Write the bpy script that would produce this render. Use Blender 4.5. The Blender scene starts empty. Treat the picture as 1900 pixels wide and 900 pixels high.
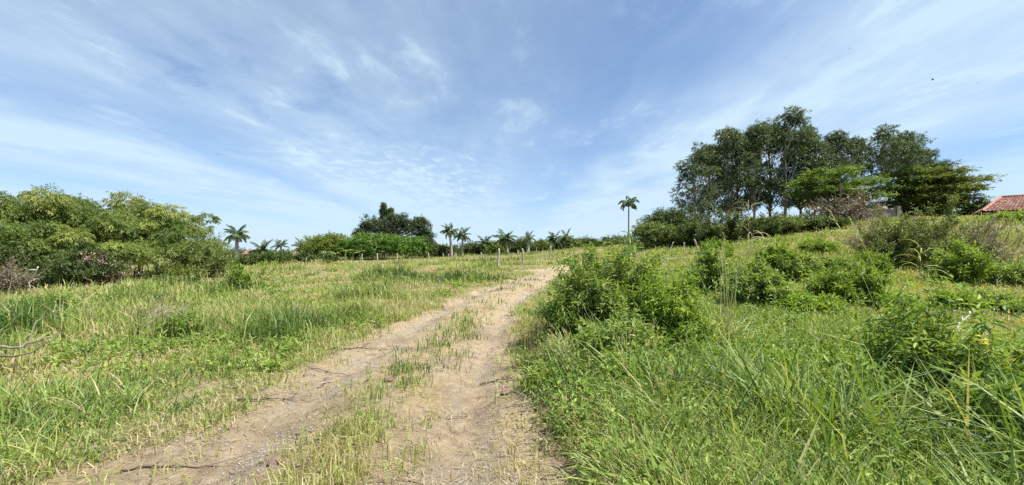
import bpy, math
import numpy as np
from mathutils import Vector

SC = bpy.context.scene
COL = SC.collection
PI = math.pi
F = 740.0            # focal length in pixels of the 1900 px wide photograph
EYE = 1.55
PITCH = math.atan(15.0 / F)

# ------------------------------------------------------------------ helpers
def ray(px, py):
    cx = (px - 950.0) / F
    cy = (450.0 - py) / F
    y = math.cos(PITCH) - cy * math.sin(PITCH)
    z = math.sin(PITCH) + cy * math.cos(PITCH)
    return cx / y, z / y

def P(px, py, D):
    a, b = ray(px, py)
    return np.array([a * D, D, EYE + b * D])

def nrm(v):
    return v / np.maximum(np.linalg.norm(v, axis=-1, keepdims=True), 1e-9)

def hash2(ix, iy, seed):
    n = (ix.astype(np.int64) * 374761393 + iy.astype(np.int64) * 668265263 + seed * 974634777) & 0xFFFFFFFF
    n = ((n ^ (n >> 13)) * 1274126177) & 0xFFFFFFFF
    n = (n ^ (n >> 16)) & 0xFFFFFFFF
    return n.astype(np.float64) / 4294967295.0

def vnoise(x, y, seed=0):
    ix = np.floor(x); iy = np.floor(y)
    fx = x - ix; fy = y - iy
    fx = fx * fx * (3 - 2 * fx); fy = fy * fy * (3 - 2 * fy)
    a = hash2(ix, iy, seed); b = hash2(ix + 1, iy, seed)
    c = hash2(ix, iy + 1, seed); d = hash2(ix + 1, iy + 1, seed)
    return (a + (b - a) * fx) * (1 - fy) + (c + (d - c) * fx) * fy

def fbm(x, y, s, octv=3, seed=0):
    v = 0; a = 1.0; t = 0
    for k in range(octv):
        v = v + a * vnoise(x / s + 17.3 * k, y / s - 9.1 * k, seed + k)
        t += a; a *= 0.5; s *= 0.5
    return v / t

def sstep(a, b, x):
    t = np.clip((x - a) / (b - a), 0, 1)
    return t * t * (3 - 2 * t)

# ------------------------------------------------------------------ mesh building
class MB:
    """collects vertices, quads and triangles with a per-vertex tint value"""
    def __init__(self):
        self.v = []; self.q = []; self.t = []; self.c = []; self.n = 0
    def add(self, V, Q=None, T=None, tint=0.5):
        V = np.asarray(V, dtype=np.float64).reshape(-1, 3)
        self.v.append(V)
        c = np.broadcast_to(np.asarray(tint, dtype=np.float64), (len(V),)) if np.ndim(tint) == 0 else np.asarray(tint)
        self.c.append(c)
        if Q is not None and len(Q): self.q.append(np.asarray(Q).reshape(-1, 4) + self.n)
        if T is not None and len(T): self.t.append(np.asarray(T).reshape(-1, 3) + self.n)
        self.n += len(V)
        return self
    def quads(self, V4, tint):
        """V4: (n,4,3), tint (n,)"""
        n = len(V4)
        return self.add(V4.reshape(-1, 3), np.arange(n * 4).reshape(n, 4), None, np.repeat(np.broadcast_to(tint, (n,)), 4))
    def mesh(self, name, mat, smooth=False):
        V = np.concatenate(self.v); C = np.concatenate(self.c)
        Q = np.concatenate(self.q) if self.q else np.zeros((0, 4), int)
        T = np.concatenate(self.t) if self.t else np.zeros((0, 3), int)
        me = bpy.data.meshes.new(name)
        me.vertices.add(len(V)); me.vertices.foreach_set('co', V.astype(np.float32).ravel())
        nl = Q.size + T.size
        me.loops.add(nl)
        me.loops.foreach_set('vertex_index', np.concatenate([Q.ravel(), T.ravel()]).astype(np.int32))
        me.polygons.add(len(Q) + len(T))
        st = np.concatenate([np.arange(len(Q)) * 4, Q.size + np.arange(len(T)) * 3]).astype(np.int32)
        me.polygons.foreach_set('loop_start', st)
        me.polygons.foreach_set('use_smooth', np.full(len(st), smooth, dtype=bool))
        at = me.attributes.new('tint', 'FLOAT', 'POINT')
        at.data.foreach_set('value', C.astype(np.float32))
        me.materials.append(mat)
        me.update(calc_edges=True)
        return me
    def obj(self, name, mat, parent=None, smooth=False, loc=None):
        o = bpy.data.objects.new(name, self.mesh(name, mat, smooth))
        COL.objects.link(o)
        if parent is not None: o.parent = parent
        if loc is not None: o.location = loc
        return o

def tag(o, label=None, cat=None, group=None, kind=None):
    if label: o['label'] = label
    if cat: o['category'] = cat
    if group: o['group'] = group
    if kind: o['kind'] = kind
    return o

def empty(name, loc, label, cat, group=None, rz=0.0, sc=1.0):
    o = bpy.data.objects.new(name, None); COL.objects.link(o)
    o.location = [float(a) for a in loc]; o.rotation_euler = (0, 0, rz)
    o.scale = (sc, sc, sc) if np.ndim(sc) == 0 else sc
    o.empty_display_size = 0.3
    return tag(o, label, cat, group)

def copy_thing(src, loc, label, rz=0.0, sc=(1, 1, 1), group=None):
    r = src.copy(); COL.objects.link(r)
    r.location = [float(a) for a in loc]; r.rotation_euler = (0, 0, rz)
    r.scale = (sc, sc, sc) if np.ndim(sc) == 0 else sc
    r['label'] = label
    if group: r['group'] = group
    for ch in list(src.children):
        c = ch.copy(); COL.objects.link(c); c.parent = r
        for g in list(ch.children):
            d = g.copy(); COL.objects.link(d); d.parent = c
    return r

def tubes(mb, paths, radii, sides=5, tint=0.5):
    """paths (T,K,3), radii (T,K)"""
    paths = np.asarray(paths, float); radii = np.asarray(radii, float)
    if paths.ndim == 2: paths = paths[None]; radii = radii[None]
    T, K, _ = paths.shape
    tan = nrm(np.gradient(paths, axis=1))
    mt = nrm(tan.mean(axis=1))
    ref = np.where(np.abs(mt[:, 2:3]) > 0.8, np.array([[1.0, 0.13, 0]]), np.array([[0.1, 0, 1.0]]))
    ref = np.repeat(ref[:, None, :], K, axis=1)
    U = nrm(np.cross(tan, ref)); W = np.cross(tan, U)
    a = np.arange(sides) * 2 * PI / sides
    ring = U[:, :, None, :] * np.cos(a)[None, None, :, None] + W[:, :, None, :] * np.sin(a)[None, None, :, None]
    V = paths[:, :, None, :] + ring * radii[:, :, None, None]
    idx = np.arange(T * K * sides).reshape(T, K, sides)
    q = np.stack([idx[:, :-1, :], np.roll(idx, -1, 2)[:, :-1, :], np.roll(idx, -1, 2)[:, 1:, :], idx[:, 1:, :]], -1).reshape(-1, 4)
    # end fans
    tr = []
    tips = paths[:, -1, :]
    n0 = T * K * sides
    last = idx[:, -1, :]
    tipi = (n0 + np.arange(T))[:, None].repeat(sides, 1)
    tr = np.stack([last, np.roll(last, -1, 1), tipi], -1).reshape(-1, 3)
    mb.add(np.concatenate([V.reshape(-1, 3), tips]), q, tr, tint)
    return mb

def bez(p0, p1, p2, K):
    t = np.linspace(0, 1, K)[None, :, None]
    return p0[:, None] * (1 - t) ** 2 + 2 * p1[:, None] * t * (1 - t) + p2[:, None] * t ** 2

def leaf_quads(B, D, N, L, W, fold=0.15, curl=0.1):
    S = nrm(np.cross(D, N)); N2 = np.cross(S, D)
    L = np.asarray(L)[:, None]; W = np.asarray(W)[:, None]
    mid = B + D * L * 0.42 + N2 * W * fold
    tip = B + D * L - N2 * L * curl
    return np.stack([B, mid + S * W * 0.5, tip, mid - S * W * 0.5], 1)

def shoots(rng, base, dirs, length, n, L, W, spread=0.8, droop=0.2, jit=0.35, curl=0.12, zflat=1.0):
    S = len(base)
    length = np.broadcast_to(length, (S,))
    i = np.arange(n)
    t = (i + 0.6) / n
    pos = base[:, None] + dirs[:, None] * (length[:, None] * t[None])[..., None]
    pos[..., 2] -= droop * length[:, None] * t[None] ** 2 * 0.6
    ref = np.where(np.abs(dirs[:, 2:3]) > 0.9, np.array([[1.0, 0, 0]]), np.array([[0, 0, 1.0]]))
    U = nrm(np.cross(dirs, ref)); Vv = np.cross(dirs, U)
    a = i[None] * 2.4 + rng.random((S, 1)) * 6.28
    rad = U[:, None] * np.cos(a)[..., None] + Vv[:, None] * np.sin(a)[..., None]
    ax = (1 - spread * (1 - 0.6 * t))[None, :, None]
    ld = dirs[:, None] * ax + rad * spread + rng.normal(0, jit, (S, n, 3))
    ld[..., 2] = ld[..., 2] * zflat - droop
    ld = nrm(ld)
    nn = nrm(np.array([0, 0, 1.0]) + rng.normal(0, 0.45, (S, n, 3)))
    ll = L * (0.65 + 0.6 * rng.random((S, n))); ww = W * (0.7 + 0.5 * rng.random((S, n)))
    q = leaf_quads(pos.reshape(-1, 3), ld.reshape(-1, 3), nn.reshape(-1, 3), ll.ravel(), ww.ravel(), curl=curl)
    tint = np.clip(0.62 * rng.random((S, 1)) + 0.38 * rng.random((S, n)), 0, 1).ravel()
    return q, tint

# ------------------------------------------------------------------ materials
def nodes(name):
    m = bpy.data.materials.new(name); m.use_nodes = True
    nt = m.node_tree; nt.nodes.clear()
    out = nt.nodes.new('ShaderNodeOutputMaterial')
    return m, nt, out

def ramp(nt, stops, fac):
    r = nt.nodes.new('ShaderNodeValToRGB')
    e = r.color_ramp.elements
    while len(e) < len(stops): e.new(0.5)
    for el, (p, c) in zip(e, stops):
        el.position = p; el.color = (*c, 1)
    nt.links.new(fac, r.inputs[0])
    return r.outputs[0]

def attr(nt, name):
    a = nt.nodes.new('ShaderNodeAttribute'); a.attribute_name = name
    return a.outputs['Fac']

def leaf_mat(name, stops, transl=0.4, rough=0.5, spec=0.35, tcol=(1.35, 1.3, 0.5), gain=1.0):
    m, nt, out = nodes(name)
    c = ramp(nt, [(q, tuple(min(0.8, ch * gain) for ch in cc)) for q, cc in stops], attr(nt, 'tint'))
    oi = nt.nodes.new('ShaderNodeObjectInfo')
    hv = nt.nodes.new('ShaderNodeHueSaturation')
    mr = nt.nodes.new('ShaderNodeMapRange'); mr.inputs[3].default_value = 0.85; mr.inputs[4].default_value = 1.15
    nt.links.new(oi.outputs['Random'], mr.inputs[0]); nt.links.new(mr.outputs[0], hv.inputs['Value'])
    nt.links.new(c, hv.inputs['Color'])
    p = nt.nodes.new('ShaderNodeBsdfPrincipled')
    nt.links.new(hv.outputs[0], p.inputs['Base Color'])
    p.inputs['Roughness'].default_value = rough
    p.inputs['Specular IOR Level'].default_value = spec
    tr = nt.nodes.new('ShaderNodeBsdfTranslucent')
    mx = nt.nodes.new('ShaderNodeMix'); mx.data_type = 'RGBA'; mx.blend_type = 'MULTIPLY'
    mx.inputs['Factor'].default_value = 1.0
    nt.links.new(hv.outputs[0], mx.inputs['A']); mx.inputs['B'].default_value = (*tcol, 1)
    nt.links.new(mx.outputs['Result'], tr.inputs['Color'])
    ms = nt.nodes.new('ShaderNodeMixShader'); ms.inputs[0].default_value = transl
    nt.links.new(p.outputs[0], ms.inputs[1]); nt.links.new(tr.outputs[0], ms.inputs[2])
    nt.links.new(ms.outputs[0], out.inputs['Surface'])
    return m

def solid_mat(name, stops, scale=6.0, rough=0.85, stretch=(1, 1, 1), bump=0.3, detail=5, usetint=0.0):
    """noise-mottled opaque surface"""
    m, nt, out = nodes(name)
    tc = nt.nodes.new('ShaderNodeTexCoord')
    mp = nt.nodes.new('ShaderNodeMapping'); mp.inputs['Scale'].default_value = stretch
    nt.links.new(tc.outputs['Object'], mp.inputs[0])
    nz = nt.nodes.new('ShaderNodeTexNoise'); nz.inputs['Scale'].default_value = scale; nz.inputs['Detail'].default_value = detail
    nt.links.new(mp.outputs[0], nz.inputs['Vector'])
    fac = nz.outputs[0]
    if usetint:
        mm = nt.nodes.new('ShaderNodeMix'); mm.inputs['Factor'].default_value = usetint
        nt.links.new(fac, mm.inputs['A']); nt.links.new(attr(nt, 'tint'), mm.inputs['B'])
        fac = mm.outputs['Result']
    c = ramp(nt, stops, fac)
    p = nt.nodes.new('ShaderNodeBsdfPrincipled')
    p.inputs['Roughness'].default_value = rough
    nt.links.new(c, p.inputs['Base Color'])
    if bump:
        b = nt.nodes.new('ShaderNodeBump'); b.inputs['Strength'].default_value = bump; b.inputs['Distance'].default_value = 0.02
        nt.links.new(nz.outputs[0], b.inputs['Height']); nt.links.new(b.outputs[0], p.inputs['Normal'])
    nt.links.new(p.outputs[0], out.inputs['Surface'])
    return m

G = {}
G['grass'] = leaf_mat('grass_blades', [(0.0, (0.03, 0.06, 0.014)), (0.18, (0.08, 0.128, 0.026)), (0.38, (0.15, 0.19, 0.048)), (0.6, (0.215, 0.225, 0.085)), (0.82, (0.245, 0.205, 0.115)), (1.0, (0.29, 0.25, 0.175))], 0.34, 0.5, 0.3, gain=1.65)
G['straw'] = leaf_mat('dry_straw', [(0.0, (0.22, 0.17, 0.1)), (0.5, (0.36, 0.295, 0.18)), (1.0, (0.48, 0.42, 0.29))], 0.2, 0.7, 0.2, (1, 0.95, 0.8))
G['weed'] = leaf_mat('weed_leaves', [(0.0, (0.045, 0.09, 0.018)), (0.55, (0.105, 0.16, 0.034)), (1.0, (0.2, 0.23, 0.06))], 0.33, 0.55, 0.22, gain=1.75)
G['bush'] = leaf_mat('bush_leaves', [(0.0, (0.038, 0.07, 0.018)), (0.5, (0.09, 0.132, 0.033)), (0.85, (0.155, 0.19, 0.052)), (1.0, (0.26, 0.27, 0.07))], 0.38, 0.45, 0.3, gain=2.00)
G['bushbright'] = leaf_mat('bright_bush_leaves', [(0.0, (0.05, 0.1, 0.016)), (0.55, (0.115, 0.175, 0.028)), (1.0, (0.22, 0.26, 0.055))], 0.4, 0.5, 0.25, gain=1.60)
G['bamboo'] = leaf_mat('bamboo_leaves', [(0.0, (0.03, 0.06, 0.015)), (0.5, (0.1, 0.145, 0.028)), (1.0, (0.25, 0.265, 0.07))], 0.24, 0.5, 0.3, gain=1.30)
G['euc'] = leaf_mat('eucalyptus_leaves', [(0.0, (0.024, 0.042, 0.022)), (0.6, (0.052, 0.08, 0.036)), (1.0, (0.115, 0.145, 0.06))], 0.28, 0.45, 0.35, gain=1.45)
G['dark'] = leaf_mat('dark_shrub_leaves', [(0.0, (0.028, 0.05, 0.015)), (0.6, (0.055, 0.085, 0.022)), (1.0, (0.11, 0.135, 0.04))], 0.28, 0.5, 0.3, gain=1.30)
G['olive'] = leaf_mat('olive_shrub_leaves', [(0.0, (0.05, 0.075, 0.022)), (0.6, (0.09, 0.12, 0.035)), (1.0, (0.16, 0.18, 0.06))], 0.32, 0.5, 0.3, gain=1.50)
G['tier'] = leaf_mat('layered_tree_leaves', [(0.0, (0.03, 0.06, 0.012)), (0.6, (0.065, 0.11, 0.02)), (1.0, (0.13, 0.18, 0.035))], 0.36, 0.45, 0.35, gain=1.70)
G['tierrust'] = leaf_mat('rusty_tree_leaves', [(0.0, (0.045, 0.08, 0.014)), (0.6, (0.085, 0.12, 0.02)), (0.88, (0.14, 0.14, 0.03)), (1.0, (0.2, 0.13, 0.03))], 0.36, 0.45, 0.35, gain=1.50)
G['dryleaf'] = leaf_mat('withered_leaves', [(0.0, (0.1, 0.075, 0.05)), (0.6, (0.24, 0.2, 0.14)), (1.0, (0.45, 0.4, 0.32))], 0.2, 0.6, 0.3, (1, 0.9, 0.7))
G['bright'] = leaf_mat('bright_tree_leaves', [(0.0, (0.05, 0.12, 0.015)), (0.6, (0.1, 0.2, 0.025)), (1.0, (0.17, 0.27, 0.04))], 0.36, 0.45, 0.35, gain=1.00)
G['palm'] = leaf_mat('palm_fronds', [(0.0, (0.03, 0.06, 0.02)), (0.6, (0.055, 0.09, 0.03)), (1.0, (0.1, 0.13, 0.045))], 0.25, 0.4, 0.45, gain=1.80)
G['banana'] = leaf_mat('banana_leaves', [(0.0, (0.09, 0.15, 0.03)), (0.6, (0.19, 0.24, 0.06)), (1.0, (0.32, 0.3, 0.13))], 0.4, 0.4, 0.4)
G['palestalk'] = leaf_mat('pale_grass_stalks', [(0.0, (0.24, 0.28, 0.1)), (0.5, (0.38, 0.39, 0.18)), (1.0, (0.46, 0.43, 0.26))], 0.35, 0.6, 0.15, (1.15, 1.1, 0.65), gain=1.4)
G['yellow'] = leaf_mat('yellow_petals', [(0.0, (0.62, 0.55, 0.015)), (1.0, (0.75, 0.7, 0.05))], 0.3, 0.5, 0.3, (1, 1, 0.6))
G['lime'] = leaf_mat('lime_flower_heads', [(0.0, (0.3, 0.38, 0.03)), (1.0, (0.6, 0.6, 0.06))], 0.35, 0.5, 0.3)
G['bark'] = solid_mat('grey_bark', [(0.3, (0.10, 0.08, 0.06)), (0.7, (0.24, 0.2, 0.16))], 9, 0.9, (1, 1, 0.3))
G['palebark'] = solid_mat('pale_smooth_bark', [(0.3, (0.2, 0.17, 0.14)), (0.7, (0.42, 0.38, 0.32))], 3, 0.8, (1, 1, 0.25))
G['palmbark'] = solid_mat('palm_trunk_bark', [(0.3, (0.2, 0.18, 0.155)), (0.7, (0.38, 0.355, 0.31))], 2, 0.85, (0.4, 0.4, 3))
G['shaft'] = solid_mat('palm_crownshaft', [(0.3, (0.09, 0.14, 0.04)), (0.7, (0.16, 0.2, 0.07))], 3, 0.5)
G['stem'] = solid_mat('green_stems', [(0.3, (0.08, 0.11, 0.03)), (0.7, (0.2, 0.2, 0.09))], 14, 0.7)
G['twig'] = solid_mat('brown_twigs', [(0.3, (0.09, 0.065, 0.045)), (0.7, (0.22, 0.17, 0.12))], 14, 0.9)
G['deadwood'] = solid_mat('grey_dead_wood', [(0.3, (0.12, 0.1, 0.08)), (0.7, (0.32, 0.28, 0.23))], 12, 0.85, (1, 1, 1))
G['whitewood'] = solid_mat('bleached_wood', [(0.3, (0.45, 0.42, 0.37)), (0.7, (0.72, 0.69, 0.63))], 10, 0.8)
G['culm'] = solid_mat('bamboo_culms', [(0.3, (0.12, 0.13, 0.04)), (0.7, (0.28, 0.27, 0.1))], 5, 0.5)
G['post'] = solid_mat('weathered_post_wood', [(0.25, (0.2, 0.17, 0.135)), (0.75, (0.46, 0.41, 0.34))], 7, 0.9, (4, 4, 0.5), 0.5)
G['stone'] = solid_mat('brown_stone', [(0.3, (0.1, 0.06, 0.045)), (0.7, (0.24, 0.16, 0.12))], 14, 0.9, bump=0.6)
G['gravel'] = solid_mat('gravel_stones', [(0.2, (0.1, 0.09, 0.08)), (0.5, (0.19, 0.175, 0.155)), (0.8, (0.25, 0.235, 0.21))], 5, 0.9, usetint=0.9)
# ------------------------------------------------------------------ terrain
CP = []
def cp(px, py, D): CP.append(P(px, py, D))
# forward view, read off the slopes seen in the place
for a in [(1450, 565, 10), (1450, 508, 16), (1450, 463, 24), (1450, 433, 34),
          (1850, 710, 5), (1850, 612, 8), (1850, 552, 12), (1850, 505, 17), (1850, 448, 23), (1850, 408, 31),
          (1650, 600, 8.5), (1650, 510, 17), (1650, 447, 25), (1650, 411, 33),
          (1250, 605, 8), (1250, 545, 14), (1250, 500, 22), (1250, 466, 33),
          (950, 560, 11.7), (1000, 522, 18), (1035, 498, 26), (1040, 489, 34),
          (900, 494, 28), (800, 488, 40), (600, 489, 42), (600, 523, 20), (600, 602, 8.4),
          (400, 497, 32), (400, 542, 15), (200, 520, 21), (200, 562, 12), (0, 545, 15), (0, 622, 7.4), (0, 730, 4.4)]:
    cp(*a)
for (x, y, z) in [(0, 0, 0), (-3, 1, 0), (3, 1, 0.02), (-1, 4, 0), (-8, 0, -0.05), (8, 0, 0.05), (0, -10, -0.1), (-12, -12, -0.3), (12, -12, 0.2),
                  (0, -40, -0.5), (-40, -30, -0.8), (40, -30, 1.5), (-30, 8, -0.4), (-40, 30, -0.6), (-45, 55, -0.6), (-60, 5, -1.0),
                  (25, 8, 0.9), (40, 15, 2.6), (55, 40, 4.6), (40, 55, 4.2), (25, 55, 3.0), (12, 60, 1.9), (0, 60, 0.9), (-15, 65, 0.5), (-35, 75, 0.2),
                  (60, 90, 4.0), (25, 95, 2.0), (0, 95, 0.7), (-40, 110, 0.0), (70, 0, 3.0), (-80, 60, -0.8)]:
    CP.append(np.array([x, y, z], float))
CP = np.array(CP)
def _U(r2): return 0.5 * r2 * np.log(np.maximum(r2, 1e-9))
def _tps_fit(pts, lam=2.0):
    n = len(pts)
    d2 = ((pts[:, None, :2] - pts[None, :, :2]) ** 2).sum(-1)
    A = np.zeros((n + 3, n + 3))
    A[:n, :n] = _U(d2) + lam * np.eye(n)
    A[:n, n] = 1; A[:n, n + 1:] = pts[:, :2]; A[n, :n] = 1; A[n + 1:, :n] = pts[:, :2].T
    b = np.zeros(n + 3); b[:n] = pts[:, 2]
    return np.linalg.solve(A, b)
TPSW = _tps_fit(CP)
def tps(x, y):
    n = len(CP)
    v = TPSW[n] + TPSW[n + 1] * x + TPSW[n + 2] * y
    for i in range(n):
        v = v + TPSW[i] * _U((x - CP[i, 0]) ** 2 + (y - CP[i, 1]) ** 2)
    return v

_ry = np.array([-60, -10, 0, 2.7, 4.2, 5.6, 7.4, 10, 12.5, 15.5, 18, 22, 26, 32, 40, 60, 100])
_rx = np.array([-3, -1.5, -1.2, -1.22, -1.3, -1.32, -1.15, -0.95, -0.65, 0.0, 0.85, 2.0, 3.05, 4.7, 7.0, 13, 26])
_fy = np.linspace(-60, 100, 1601)
_fx = np.interp(_fy, _ry, _rx)
_k = np.hanning(41); _k /= _k.sum()
_fx = np.convolve(np.pad(_fx, 20, mode='edge'), _k, mode='valid')
_fs = np.gradient(_fx, _fy)
def lateral(x, y):
    c = np.interp(y, _fy, _fx); s = np.interp(y, _fy, _fs)
    return (x - c) / np.sqrt(1 + s * s)

def road_mask(x, y):
    """1 on the bare track, 0 in the field"""
    u = lateral(x, y)
    w = 1.42 - 0.034 * np.clip(y - 3, 0, 16)
    e = (fbm(x, y, 1.1, 3, 5) - 0.5) * 1.0
    # the verge opens out next to the camera on the near side
    w = w + 0.7 * sstep(4.0, 2.2, y) * (u < 0)
    w = w + 0.35 * sstep(4.2, 2.8, y) * (u > 0)
    m = sstep(w + 0.35 + e * 0.6, w - 0.2 + e * 0.6, np.abs(u))
    bare = 0.75 * sstep(0.6, 0.7, fbm(x, y, 0.9, 3, 141)) * sstep(-4.2, -1.6, u) * (u < 0)
    m = np.maximum(m, bare)
    return m * sstep(-30, -20, y) * sstep(33, 27, y)

def height(x, y, detail=True):
    x = np.asarray(x, float); y = np.asarray(y, float)
    r = np.hypot(x, y)
    near = tps(np.clip(x, -90, 90), np.clip(y, -60, 115))
    far = -1.5 + 3.0 * (fbm(x, y, 400.0, 2, 40) - 0.5)
    k = sstep(70, 160, r)
    z = near * (1 - k) + far * k
    if detail:
        u = lateral(x, y); m = road_mask(x, y)
        rut = -0.075 * np.exp(-((np.abs(u) - 0.86) / 0.22) ** 2) + 0.03 * np.exp(-(u / 0.4) ** 2)
        z = z + m * (rut - 0.02)
        z = z + (1 - m) * (0.12 * (fbm(x, y, 1.7, 3, 9) - 0.5) + 0.22 * (fbm(x, y, 5.0, 2, 21) - 0.5)) * sstep(120, 60, r)
        z = z + m * (0.05 * (fbm(x, y, 0.4, 3, 31) - 0.5) + 0.03 * (fbm(x, y, 0.13, 2, 33) - 0.5))
    return z

def Hxy(x, y):
    return float(height(np.array([x]), np.array([y]))[0])

def ground_at(px, D):
    x = (px - 950.0) / F * D
    return np.array([x, D, Hxy(x, D)])

# one sheet, fine round the viewer, reaching the horizon
_rr = np.concatenate([[0.0], np.geomspace(0.35, 60, 560), np.geomspace(62, 5000, 90)])
_az = np.concatenate([np.linspace(-66, 66, 900), np.linspace(67.5, 292.5, 150)]) * PI / 180
RR, AZ = np.meshgrid(_rr, _az, indexing='ij')
GX = RR * np.sin(AZ); GY = RR * np.cos(AZ)
GZ = height(GX, GY)
nr, na = RR.shape
gidx = np.arange(nr * na).reshape(nr, na)
gq = np.stack([gidx[:-1], np.roll(gidx, -1, 1)[:-1], np.roll(gidx, -1, 1)[1:], gidx[1:]], -1)[1:].reshape(-1, 4)
gt = np.stack([gidx[0], np.roll(gidx[1], -1), gidx[1]], -1)
mb = MB(); mb.add(np.stack([GX, GY, GZ], -1), gq[:, ::-1], gt[:, ::-1], 0.5)

def ground_material():
    m, nt, out = nodes('field_ground')
    L = nt.links
    tc = nt.nodes.new('ShaderNodeTexCoord')
    def noise(scale, detail=5, rough=0.6, vec=None):
        n = nt.nodes.new('ShaderNodeTexNoise'); n.inputs['Scale'].default_value = scale
        n.inputs['Detail'].default_value = detail; n.inputs['Roughness'].default_value = rough
        L.new(vec if vec is not None else tc.outputs['Object'], n.inputs['Vector']); return n.outputs[0]
    def math_(op, a, b, clamp=False):
        n = nt.nodes.new('ShaderNodeMath'); n.operation = op; n.use_clamp = clamp
        for i, v in enumerate((a, b)):
            if isinstance(v, (int, float)): n.inputs[i].default_value = v
            else: L.new(v, n.inputs[i])
        return n.outputs[0]
    def mix(f, a, b):
        n = nt.nodes.new('ShaderNodeMix'); n.data_type = 'RGBA'
        if isinstance(f, (int, float)): n.inputs['Factor'].default_value = f
        else: L.new(f, n.inputs['Factor'])
        L.new(a, n.inputs['A']); L.new(b, n.inputs['B']); return n.outputs['Result']
    def smooth(v, a, b):
        n = nt.nodes.new('ShaderNodeMapRange'); n.interpolation_type = 'SMOOTHSTEP'
        n.inputs[1].default_value = a; n.inputs[2].default_value = b; L.new(v, n.inputs[0]); return n.outputs[0]
    road = attr(nt, 'road'); rut = attr(nt, 'rut')
    n1 = noise(1.3, 4); n2 = noise(9, 6, 0.7); n3 = noise(85, 6, 0.8); n4 = noise(0.35, 3); n5 = noise(26, 5, 0.75)
    mx_ = nt.nodes.new('ShaderNodeMapping'); mx_.inputs['Scale'].default_value = (7, 0.8, 1)
    L.new(tc.outputs['Object'], mx_.inputs[0])
    nst = noise(1.0, 5, 0.65, mx_.outputs[0])
    # soil: warm tan earth, grey compacted grit in the wheel lines
    dirt = ramp(nt, [(0.36, (0.085, 0.066, 0.05)), (0.49, (0.26, 0.212, 0.155)), (0.64, (0.44, 0.375, 0.285))], math_('ADD', math_('MULTIPLY', n2, 0.5), math_('MULTIPLY', n3, 0.5)))
    grit = ramp(nt, [(0.3, (0.14, 0.13, 0.122)), (0.55, (0.26, 0.245, 0.225)), (0.75, (0.43, 0.405, 0.375))], n3)
    gf = math_('MULTIPLY', smooth(math_('ADD', math_('MULTIPLY', nst, 0.5), math_('MULTIPLY', n1, 0.5)), 0.46, 0.58), math_('ADD', math_('MULTIPLY', rut, 0.75), 0.12), True)
    soil = mix(gf, dirt, grit)
    strawc = ramp(nt, [(0.3, (0.16, 0.125, 0.075)), (0.5, (0.30, 0.25, 0.15)), (0.7, (0.42, 0.36, 0.235))], n5)
    sf = math_('MULTIPLY', smooth(math_('ADD', n1, math_('MULTIPLY', n5, 0.35)), 0.56, 0.78), math_('SUBTRACT', 1.0, math_('MULTIPLY', rut, 0.75)), True)
    soil = mix(sf, soil, strawc)
    tone = nt.nodes.new('ShaderNodeMix'); tone.data_type = 'RGBA'; tone.blend_type = 'MULTIPLY'; tone.inputs['Factor'].default_value = 1.0
    L.new(soil, tone.inputs['A']); tone.inputs['B'].default_value = (1.06, 1.0, 0.91, 1); soil = tone.outputs['Result']
    # darker trodden and damp-looking stains
    dk = nt.nodes.new('ShaderNodeMix'); dk.data_type = 'RGBA'; dk.blend_type = 'MULTIPLY'
    L.new(math_('MULTIPLY', smooth(math_('ADD', math_('MULTIPLY', noise(0.9, 5, 0.65), 0.7), math_('MULTIPLY', n2, 0.3)), 0.5, 0.62), 0.8), dk.inputs['Factor'])
    L.new(soil, dk.inputs['A']); dk.inputs['B'].default_value = (0.62, 0.6, 0.6, 1); soil = dk.outputs['Result']
    # litter and low mat under the grass
    thatch = ramp(nt, [(0.25, (0.06, 0.07, 0.02)), (0.42, (0.13, 0.13, 0.045)), (0.56, (0.24, 0.2, 0.1)), (0.75, (0.36, 0.28, 0.17))], math_('ADD', math_('MULTIPLY', n2, 0.5), math_('ADD', math_('MULTIPLY', n5, 0.3), math_('MULTIPLY', n1, 0.2))))
    rf = smooth(math_('ADD', road, math_('MULTIPLY', math_('SUBTRACT', n2, 0.5), 0.7)), 0.3, 0.62)
    col = mix(rf, thatch, soil)
    p = nt.nodes.new('ShaderNodeBsdfPrincipled'); p.inputs['Roughness'].default_value = 0.95
    p.inputs['Specular IOR Level'].default_value = 0.15
    L.new(col, p.inputs['Base Color'])
    b = nt.nodes.new('ShaderNodeBump'); b.inputs['Strength'].default_value = 1.0; b.inputs['Distance'].default_value = 0.06
    L.new(math_('ADD', math_('MULTIPLY', n2, 0.6), math_('MULTIPLY', n3, 0.4)), b.inputs['Height'])
    L.new(b.outputs[0], p.inputs['Normal'])
    L.new(p.outputs[0], out.inputs['Surface'])
    return m
ground = mb.obj('ground', ground_material(), smooth=True)
_a = ground.data.attributes.new('road', 'FLOAT', 'POINT'); _a.data.foreach_set('value', road_mask(GX, GY).ravel().astype(np.float32))
_u = lateral(GX, GY)
_a = ground.data.attributes.new('rut', 'FLOAT', 'POINT'); _a.data.foreach_set('value', np.exp(-((np.abs(_u) - 0.86) / 0.34) ** 2).ravel().astype(np.float32))
tag(ground, 'grassy rising field with a bare two-rut dirt track', None, None, 'structure')

# ------------------------------------------------------------------ grass
def polar(rng, n, r0, r1, a0=-62, a1=62):
    r = np.exp(rng.uniform(math.log(r0), math.log(r1), n)); a = rng.uniform(a0, a1, n) * PI / 180
    return r * np.sin(a), r * np.cos(a), r

def lushness(x, y):
    """0 on the thin grazed side, 1 on the lush bank beyond the track"""
    return sstep(1.45, 2.3, lateral(x, y) + (fbm(x, y, 1.0, 2, 77) - 0.5) * 1.0)

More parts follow.
